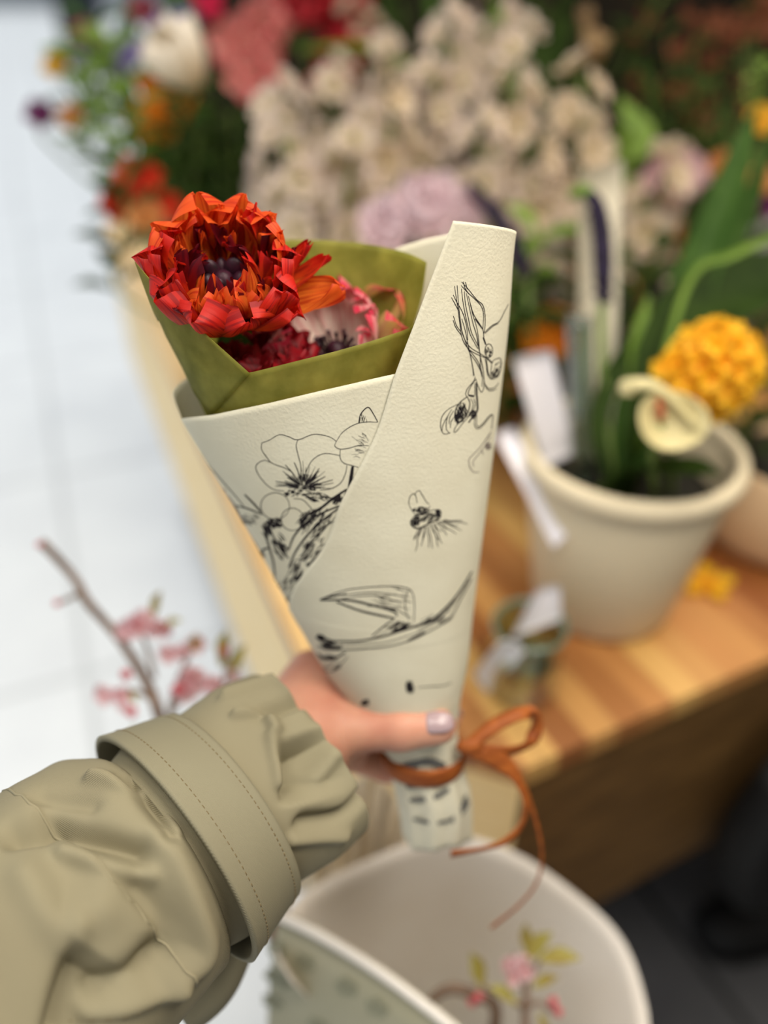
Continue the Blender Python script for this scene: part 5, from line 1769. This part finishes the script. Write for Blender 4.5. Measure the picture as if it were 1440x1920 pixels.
SG = [('lilac', 800, 395, .84, 'large lilac pink ruffled flower above the tissue, left of the cream flap', 1.2), ('lilac', 725, 430, .84, 'smaller lilac pink flower beside the large lilac one', 1.0),
      ('lilac', 860, 400, .88, 'lilac pink flower tucked against the cream flap corner', .9),
      ('parrot', 455, 120, 1.05, 'red and cream parrot tulip above the scarlet flower', 1.15), ('parrot', 505, 75, 1.12, 'salmon parrot tulip right of the red and cream one', 1.15), ('parrot', 480, 165, 1.0, 'lowest red and cream parrot tulip', 1.0),
      ('redp', 590, 30, 1.2, 'deep red parrot tulip at the top edge, left of the pair', 1.4), ('redp', 660, 60, 1.22, 'deep red parrot tulip right of the other red one', 1.4), ('parrot', 545, 15, 1.25, 'pink parrot tulip cut by the top edge', 1.0),
      ('redp', 645, 135, 1.18, 'dark red and tan parrot tulip above the pale stock', 1.2), ('parrot', 620, 165, 1.16, 'faded peach parrot tulip under the dark red one', .8),
      ('hot', 402, 40, 1.1, 'hot pink pointed tulip at the top edge', .9),
      ('orange', 290, 165, 1.12, 'orange blossom, upper of the cluster left of the ivory tulip', 1.35), ('orange', 320, 190, 1.10, 'orange blossom right in the cluster under the ivory tulip', 1.35), ('orange', 280, 220, 1.08, 'orange blossom lower left in the cluster', 1.35),
      ('orange', 345, 215, 1.1, 'brownish orange blossom lowest right in the cluster', 1.35), ('orange', 300, 245, 1.06, 'orange blossom at the foot of the cluster', 1.35),
      ('coral', 262, 350, .98, 'bright coral red flower left above the scarlet one', 1.1), ('coral', 230, 385, .98, 'salmon coral flower under the bright coral one', .9), ('peach', 275, 410, .96, 'peach flower between coral flower and scarlet petals', 1.1), ('coral', 305, 395, .98, 'dull coral flower touching the scarlet petals', .8),
      ('purple', 78, 217, 1.12, 'dark purple pansy furthest left over the pale floor', .95), ('yellow', 112, 130, 1.16, 'yellow flower high on the left edge of the flowers', 1.1), ('lavender', 145, 115, 1.18, 'small mauve flower beside the yellow one on the left', .8),
      ('peach', 138, 225, 1.12, 'ochre flower right of the dark purple pansy', 1.0), ('dusk', 165, 70, 1.2, 'dusky rose flower at the upper left', 1.1), ('dusk', 270, 25, 1.22, 'dusky rose flower near the top edge left of the hot pink tulip', 1.1),
      ('lavender', 235, 125, 1.14, 'lilac pink round flower left of the lavender ones', 1.1), ('lavender', 270, 100, 1.16, 'lavender flower above the orange cluster', 1.0), ('lavender', 310, 60, 1.2, 'lavender flower left of the ivory tulip', 1.0), ('lavender', 345, 40, 1.22, 'lavender flower highest of the lavender ones', .8),
      ('pale', 1265, 340, .98, 'round pale pink rose right of the tall cream card', 1.25), ('tan', 1115, 125, 1.1, 'tan closed tulip bud before the dark back wall', 1.2), ('tan', 1095, 60, 1.2, 'tan bud above the closed tulip bud', .8),
      ('yellow', 1425, 232, .86, 'small yellow flower at the right edge over the long leaf tip', 1.0), ('peach', 1350, 312, .98, 'small apricot flower left of the long leaf, upper one', .9), ('peach', 1425, 345, .98, 'small apricot flower at the right edge', 1.0),
      ('orange', 1040, 600, .90, 'orange flower left of the glass tube, highest', .8), ('orange', 1005, 635, .88, 'orange flower above the grey price card', .9), ('orange', 1050, 645, .88, 'orange flower right above the grey price card', .9), ('orange', 1105, 665, .88, 'orange flower behind the glass tube', .8),
      ('purple', 1435, 390, .98, 'maroon flower at the right edge below the apricot one', .7)]
for k, x, y, d, lb, sc in SG:
    single(k, x, y, d, lb, sc)
single('tulip', 375, 175, 1.02, 'large ivory tulip hanging left below the parrot tulips', 1.35, axis=V3(-.35, -.45, .75))
# brown dried sprays
BR = random.Random(17)
for k in range(26):
    x, y = BR.uniform(1180, 1450), BR.uniform(-10, 230)
    single('brown', x, y, BR.uniform(1.15, 1.45), 'brown dried flower in the dark bunch at the upper right', BR.uniform(.8, 1.5), group='brown dried flowers at the upper right')
for k in range(10):
    x, y = BR.uniform(1130, 1420), BR.uniform(300, 600)
    single('tan', x, y, BR.uniform(1.05, 1.2), 'faded tan flower in the shade behind the broad leaves', BR.uniform(.35, .6), group='faded tan flowers behind the broad leaves')

# long leaves and foliage behind
LV = [(480, 320, 1.14, 510, 140, 1.2, .05, M_leafd), (430, 320, 1.16, 440, 190, 1.2, .05, M_leafd), (590, 330, 1.2, 600, 130, 1.26, .05, M_leafd), (760, 330, 1.24, 720, -40, 1.3, .06, M_leafd), (820, 300, 1.26, 800, -40, 1.32, .06, M_leaf),
      (1000, 330, 1.22, 1000, -40, 1.3, .07, M_leafd), (1050, 340, 1.24, 1065, -30, 1.3, .05, M_leafd), (930, 250, 1.26, 925, -10, 1.2, .04, M_leafl), (880, 300, 1.3, 860, -40, 1.34, .06, M_leafd), (690, 300, 1.3, 660, -30, 1.36, .05, M_leafd),
      (330, 330, 1.16, 350, 90, 1.2, .045, M_leafd), (390, 330, 1.2, 380, 210, 1.2, .05, M_leaf), (1165, 330, 1.06, 1162, 180, 1.06, .045, M_leafl), (1230, 330, 1.2, 1200, 100, 1.25, .03, M_leafd), (1300, 420, 1.1, 1350, 200, 1.15, .03, M_leafd),
      (545, 300, 1.1, 545, 150, 1.1, .025, M_leafl), (235, 160, 1.24, 240, -10, 1.26, .045, M_leaf), (340, 120, 1.28, 330, -30, 1.3, .06, M_leaf), (960, 640, .92, 985, 545, .9, .035, M_leafl)]
LVL = ['dark leaf under the parrot tulips, right one', 'dark leaf under the parrot tulips, left one', 'dark leaf between parrot tulips and middle stock', 'tall dark leaf left of the highest stock', 'tall green leaf close left of the highest stock', 'tall dark leaf right of the highest stock',
       'narrow dark leaf left of the tan tulip bud', 'bright leaf at the top right beside the highest stock', 'broad dark leaf right behind the highest stock', 'dark leaf right of the deep red tulips', 'dark leaf behind the ivory tulip', 'green leaf below the ivory tulip',
       'rounded bright green leaf under the tan tulip bud', 'narrow dark leaf in the shade above the pale rose', 'dark leaf slanting right of the pale rose', 'pale stem like leaf under the salmon parrot tulip', 'green leaf at the top between dusky roses', 'wide green leaf at the top left of the hot pink tulip', 'bright green leaf low behind the cream flap']
for (x0, y0, d0, x1, y1, d1_, wd, m), lb in zip(LV, LVL):
    a, b = P(x0, y0, d0), P(x1, y1, d1_)
    ft = bucket_foot(a) if y0 < 500 else V3(*(BUCK[3]), .80)
    t = thing('long_leaf', ft, lb, 'leaf')
    mk('blade', blade([ft, a, (a + b) / 2 + V3(rnd.uniform(-.02, .02), -.02, 0), b], (.012, wd * .8, wd, .006), nrm(V3(rnd.uniform(-.4, .4), -1, .3)), 26, .3, 7, .002), m, t, solid=.0006)
t = thing('arching_stem', bucket_foot(P(800, 200, 1.1)), 'bright yellow green stem arching from red tulips towards the stock', 'stem')
mk('stem_curve', tube([P(560, 95, 1.15), P(680, 90, 1.12), P(760, 125, 1.1), P(800, 160, 1.1), P(815, 260, 1.1), bucket_foot(P(815, 260, 1.1))], [.005, .007, .007, .006, .005, .004], 40, 8), M_leafl, t)
t = thing('dark_bud_spike', bucket_foot(P(940, 430, .86)), 'dark slim bud spike slanting behind the corner of the cream flap', 'flower')
mk('spike', tube([P(880, 345, .86), P(915, 385, .86), P(960, 450, .86), P(990, 520, .87)], [.005, .008, .009, .007], 20, 10), M_spike, t)
mk('stem', tube([P(990, 520, .87), P(1000, 640, .88), V3(BUCK[3][0], BUCK[3][1], .80)], .004, 16, 6), M_stem, t)


def sprig(px, py, d, label, m, n=14, L=.16, lw_=.021, ll=.06, group=None, tilt=0.0):
    c = P(px, py, d)
    ft = bucket_foot(c)
    t = thing('leafy_sprig', ft, label, 'foliage', group)
    up = nrm(V3(tilt, -.1, 1))
    base_ = c - up * L * .5
    tip = c + up * L * .5
    mk('stem', tube([tip, c, base_, (base_ + ft) / 2, ft], .0022, 20, 6), M_stem, t)
    ls = []
    for i in range(n):
        f = i / (n - 1)
        p = base_ + (tip - base_) * f
        a = i * 2.4 + px
        dv = nrm(V3(math.cos(a), math.sin(a), .35))
        mk('leaf', blade([p, p + dv * ll * .5 + V3(0, 0, .006), p + dv * ll], (.003, lw_, .002), nrm(V3(0, -.4, 1)), 8, .3, 5), m, t)
    return t


SP = [(185, 190, 1.12, M_leafl, 'bright leafy sprig above the dark purple pansy'), (205, 235, 1.1, M_leafl, 'bright leafy sprig right of the ochre flower'), (160, 150, 1.16, M_leaf, 'green sprig right of the yellow flower'), (230, 210, 1.12, M_leafl, 'bright sprig left of the orange cluster'),
      (250, 290, 1.04, M_leafl, 'pale sprig above the coral flower'), (330, 290, 1.04, M_leaf, 'green sprig under the orange cluster'), (395, 290, 1.1, M_leafd, 'dark sprig under the ivory tulip'), (460, 260, 1.12, M_leafd, 'dark sprig under the parrot tulips'),
      (360, 340, 1.06, M_leafd, 'dark sprig over the top of the scarlet flower'), (440, 330, 1.06, M_leafd, 'dark sprig between scarlet flower and first stock'), (230, 440, .98, M_leafd, 'dark sprig below the salmon coral flower'), (240, 30, 1.26, M_leaf, 'green sprig at the top left'),
      (180, 40, 1.3, M_leaf, 'green sprig left of the dusky roses'), (600, 330, 1.1, M_leafd, 'dark sprig behind the blush stock'), (870, 300, 1.06, M_leafd, 'dark sprig behind the shaded stock'), (760, 280, 1.12, M_leafd, 'dark sprig behind the middle stock'),
      (970, 560, .92, M_leafl, 'bright sprig behind the right side of the flap'), (1000, 680, .92, M_leafd, 'dark sprig behind the grey price card'), (1080, 720, .92, M_leafd, 'dark sprig behind the glass tube'), (1170, 600, .95, M_leafd, 'dark sprig right of the purple spike'),
      (1060, 560, .95, M_leafd, 'dark sprig left of the purple spike'), (950, 700, .92, M_leafd, 'dark sprig low behind the flap'), (1230, 250, 1.14, M_leafd, 'dark sprig above the pale rose'), (1300, 260, 1.14, M_leafd, 'dark sprig right above the pale rose'), (1200, 520, 1.04, M_leafd, 'dark sprig under the tan stock'),
      (1330, 470, 1.06, M_leafd, 'dark sprig behind the long broad leaf'), (1400, 470, 1.06, M_leaf, 'green sprig at the right behind the leaves'), (1410, 640, .95, M_leafd, 'dark sprig right of the golden flower'), (1390, 800, .9, M_leafd, 'dark sprig low right of the golden flower'), (1190, 90, 1.3, M_leafd, 'dark sprig left of the dried flowers'),
      (760, 60, 1.34, M_leafd, 'dark sprig at the top behind the tall leaves'), (980, 110, 1.34, M_leafd, 'dark sprig behind the tall right leaves'), (1080, 170, 1.3, M_leafd, 'dark sprig behind the tan tulip bud'), (560, 210, 1.2, M_leafd, 'dark sprig under the salmon tulip'), (1420, 170, .88, M_leafl, 'pale sprig over the small yellow flower')]
SP = [q_ for q_ in SP if q_[:2] not in ((180, 40), (240, 30))]
for x, y, d, m, lb in SP:
    if x == 1420:
        sprig(x, y, d, lb, m, n=8, L=.05, lw_=.012, ll=.022)
    else:
        sprig(x, y, d, lb, m, tilt=rnd.uniform(-.5, .5))

# ------------------------------------------------------------------ DARK SHAPES AT THE LOWER RIGHT
M_black = mat('black_leather', (12, 12, 13), .6, (8, 8, 9), 20)


def shoe(c, yaw, label):
    t = thing('shoe', c, label, 'shoe', None)
    F3 = np.array([[math.cos(yaw), -math.sin(yaw), 0], [math.sin(yaw), math.cos(yaw), 0], [0, 0, 1]])
    prof = [(-.13, .034, .10), (-.11, .042, .115), (-.05, .040, .11), (0, .040, .085), (.06, .047, .062), (.11, .047, .055), (.145, .036, .045), (.16, .012, .03)]
    v = []
    for x, wy, hz in prof:
        for k in range(16):
            a = 2 * math.pi * k / 16
            v.append(F3 @ V3(x, wy * math.cos(a), .012 + hz * .5 + hz * .5 * math.sin(a)) + c)
    n = len(v)
    v += [F3 @ V3(-.135, 0, .05) + c, F3 @ V3(.163, 0, .03) + c]
    f = gridf(len(prof), 16, True) + [(n, (k + 1) % 16, k) for k in range(16)] + [(n + 1, (len(prof) - 1) * 16 + k, (len(prof) - 1) * 16 + (k + 1) % 16) for k in range(16)]
    mk('upper', (np.array(v), f), M_black, t)
    so = []
    for z in (0, .016):
        for x, wy, hz in prof:
            so += [F3 @ V3(x, wy * 1.03, z) + c, F3 @ V3(x, -wy * 1.03, z) + c]
    m_ = len(prof)
    f = [(2 * i, 2 * i + 1, 2 * i + 3, 2 * i + 2) for i in range(m_ - 1)] + [(2 * m_ + 2 * i, 2 * m_ + 2 * i + 2, 2 * m_ + 2 * i + 3, 2 * m_ + 2 * i + 1) for i in range(m_ - 1)]
    f += [(2 * i, 2 * i + 2, 2 * m_ + 2 * i + 2, 2 * m_ + 2 * i) for i in range(m_ - 1)] + [(2 * i + 1, 2 * m_ + 2 * i + 1, 2 * m_ + 2 * i + 3, 2 * i + 3) for i in range(m_ - 1)]
    mk('sole', (np.array(so), f), M_black, t, smooth=False)
    return t


s1 = G(1400, 1735, 0)
shoe(s1 + V3(.06, 0, 0), math.radians(190), 'black shoe on the dark tiles at the lower right')
nv_ = V3(nd[1], -nd[0], 0)
cc = CORNER * V3(1, 1, 0) + nd * .44 + nv_ * .062
tb2 = thing('dark_bag', cc + V3(0, 0, .36), 'black bag hanging against the brown table front at the right edge', 'bag')
rows = []
for i, z in enumerate(np.linspace(0, .32, 14)):
    k = .88 + .16 * math.sin(math.pi * z / .34)
    for a in np.linspace(0, 2 * math.pi, 40, endpoint=False):
        x = math.copysign(abs(math.cos(a)) ** .5, math.cos(a)) * .165 * k
        y = math.copysign(abs(math.sin(a)) ** .5, math.sin(a)) * .05 * k * (1 - .3 * z / .32)
        rows.append(cc + nd * x + nv_ * y + V3(0, 0, .40 + z * .70))
v = np.array(rows)
v = np.vstack([v, v[520:560] * V3(1, 1, 1) + (v[520:560].mean(0) - v[520:560]) * .3 - V3(0, 0, .006)])
f = gridf(15, 40, True) + [tuple(range(39, -1, -1)), tuple(range(560, 600))]
mk('bag_body', (v, f), M_black, tb2, solid=.002)
for sgn in (.04,):
    mk('handle', strap([cc + nd * .06 + V3(0, 0, .59), cc + nd * .08 - nv_ * .03 + V3(0, 0, .70), cc + nd * .08 - nv_ * .056 + V3(0, 0, .752), cc + nd * .08 - nv_ * .12 + V3(0, 0, .753)], .03, [nv_, nv_, nrm(nv_ + V3(0, 0, 1)), V3(0, 0, 1)], 30), M_black, tb2, solid=.002)
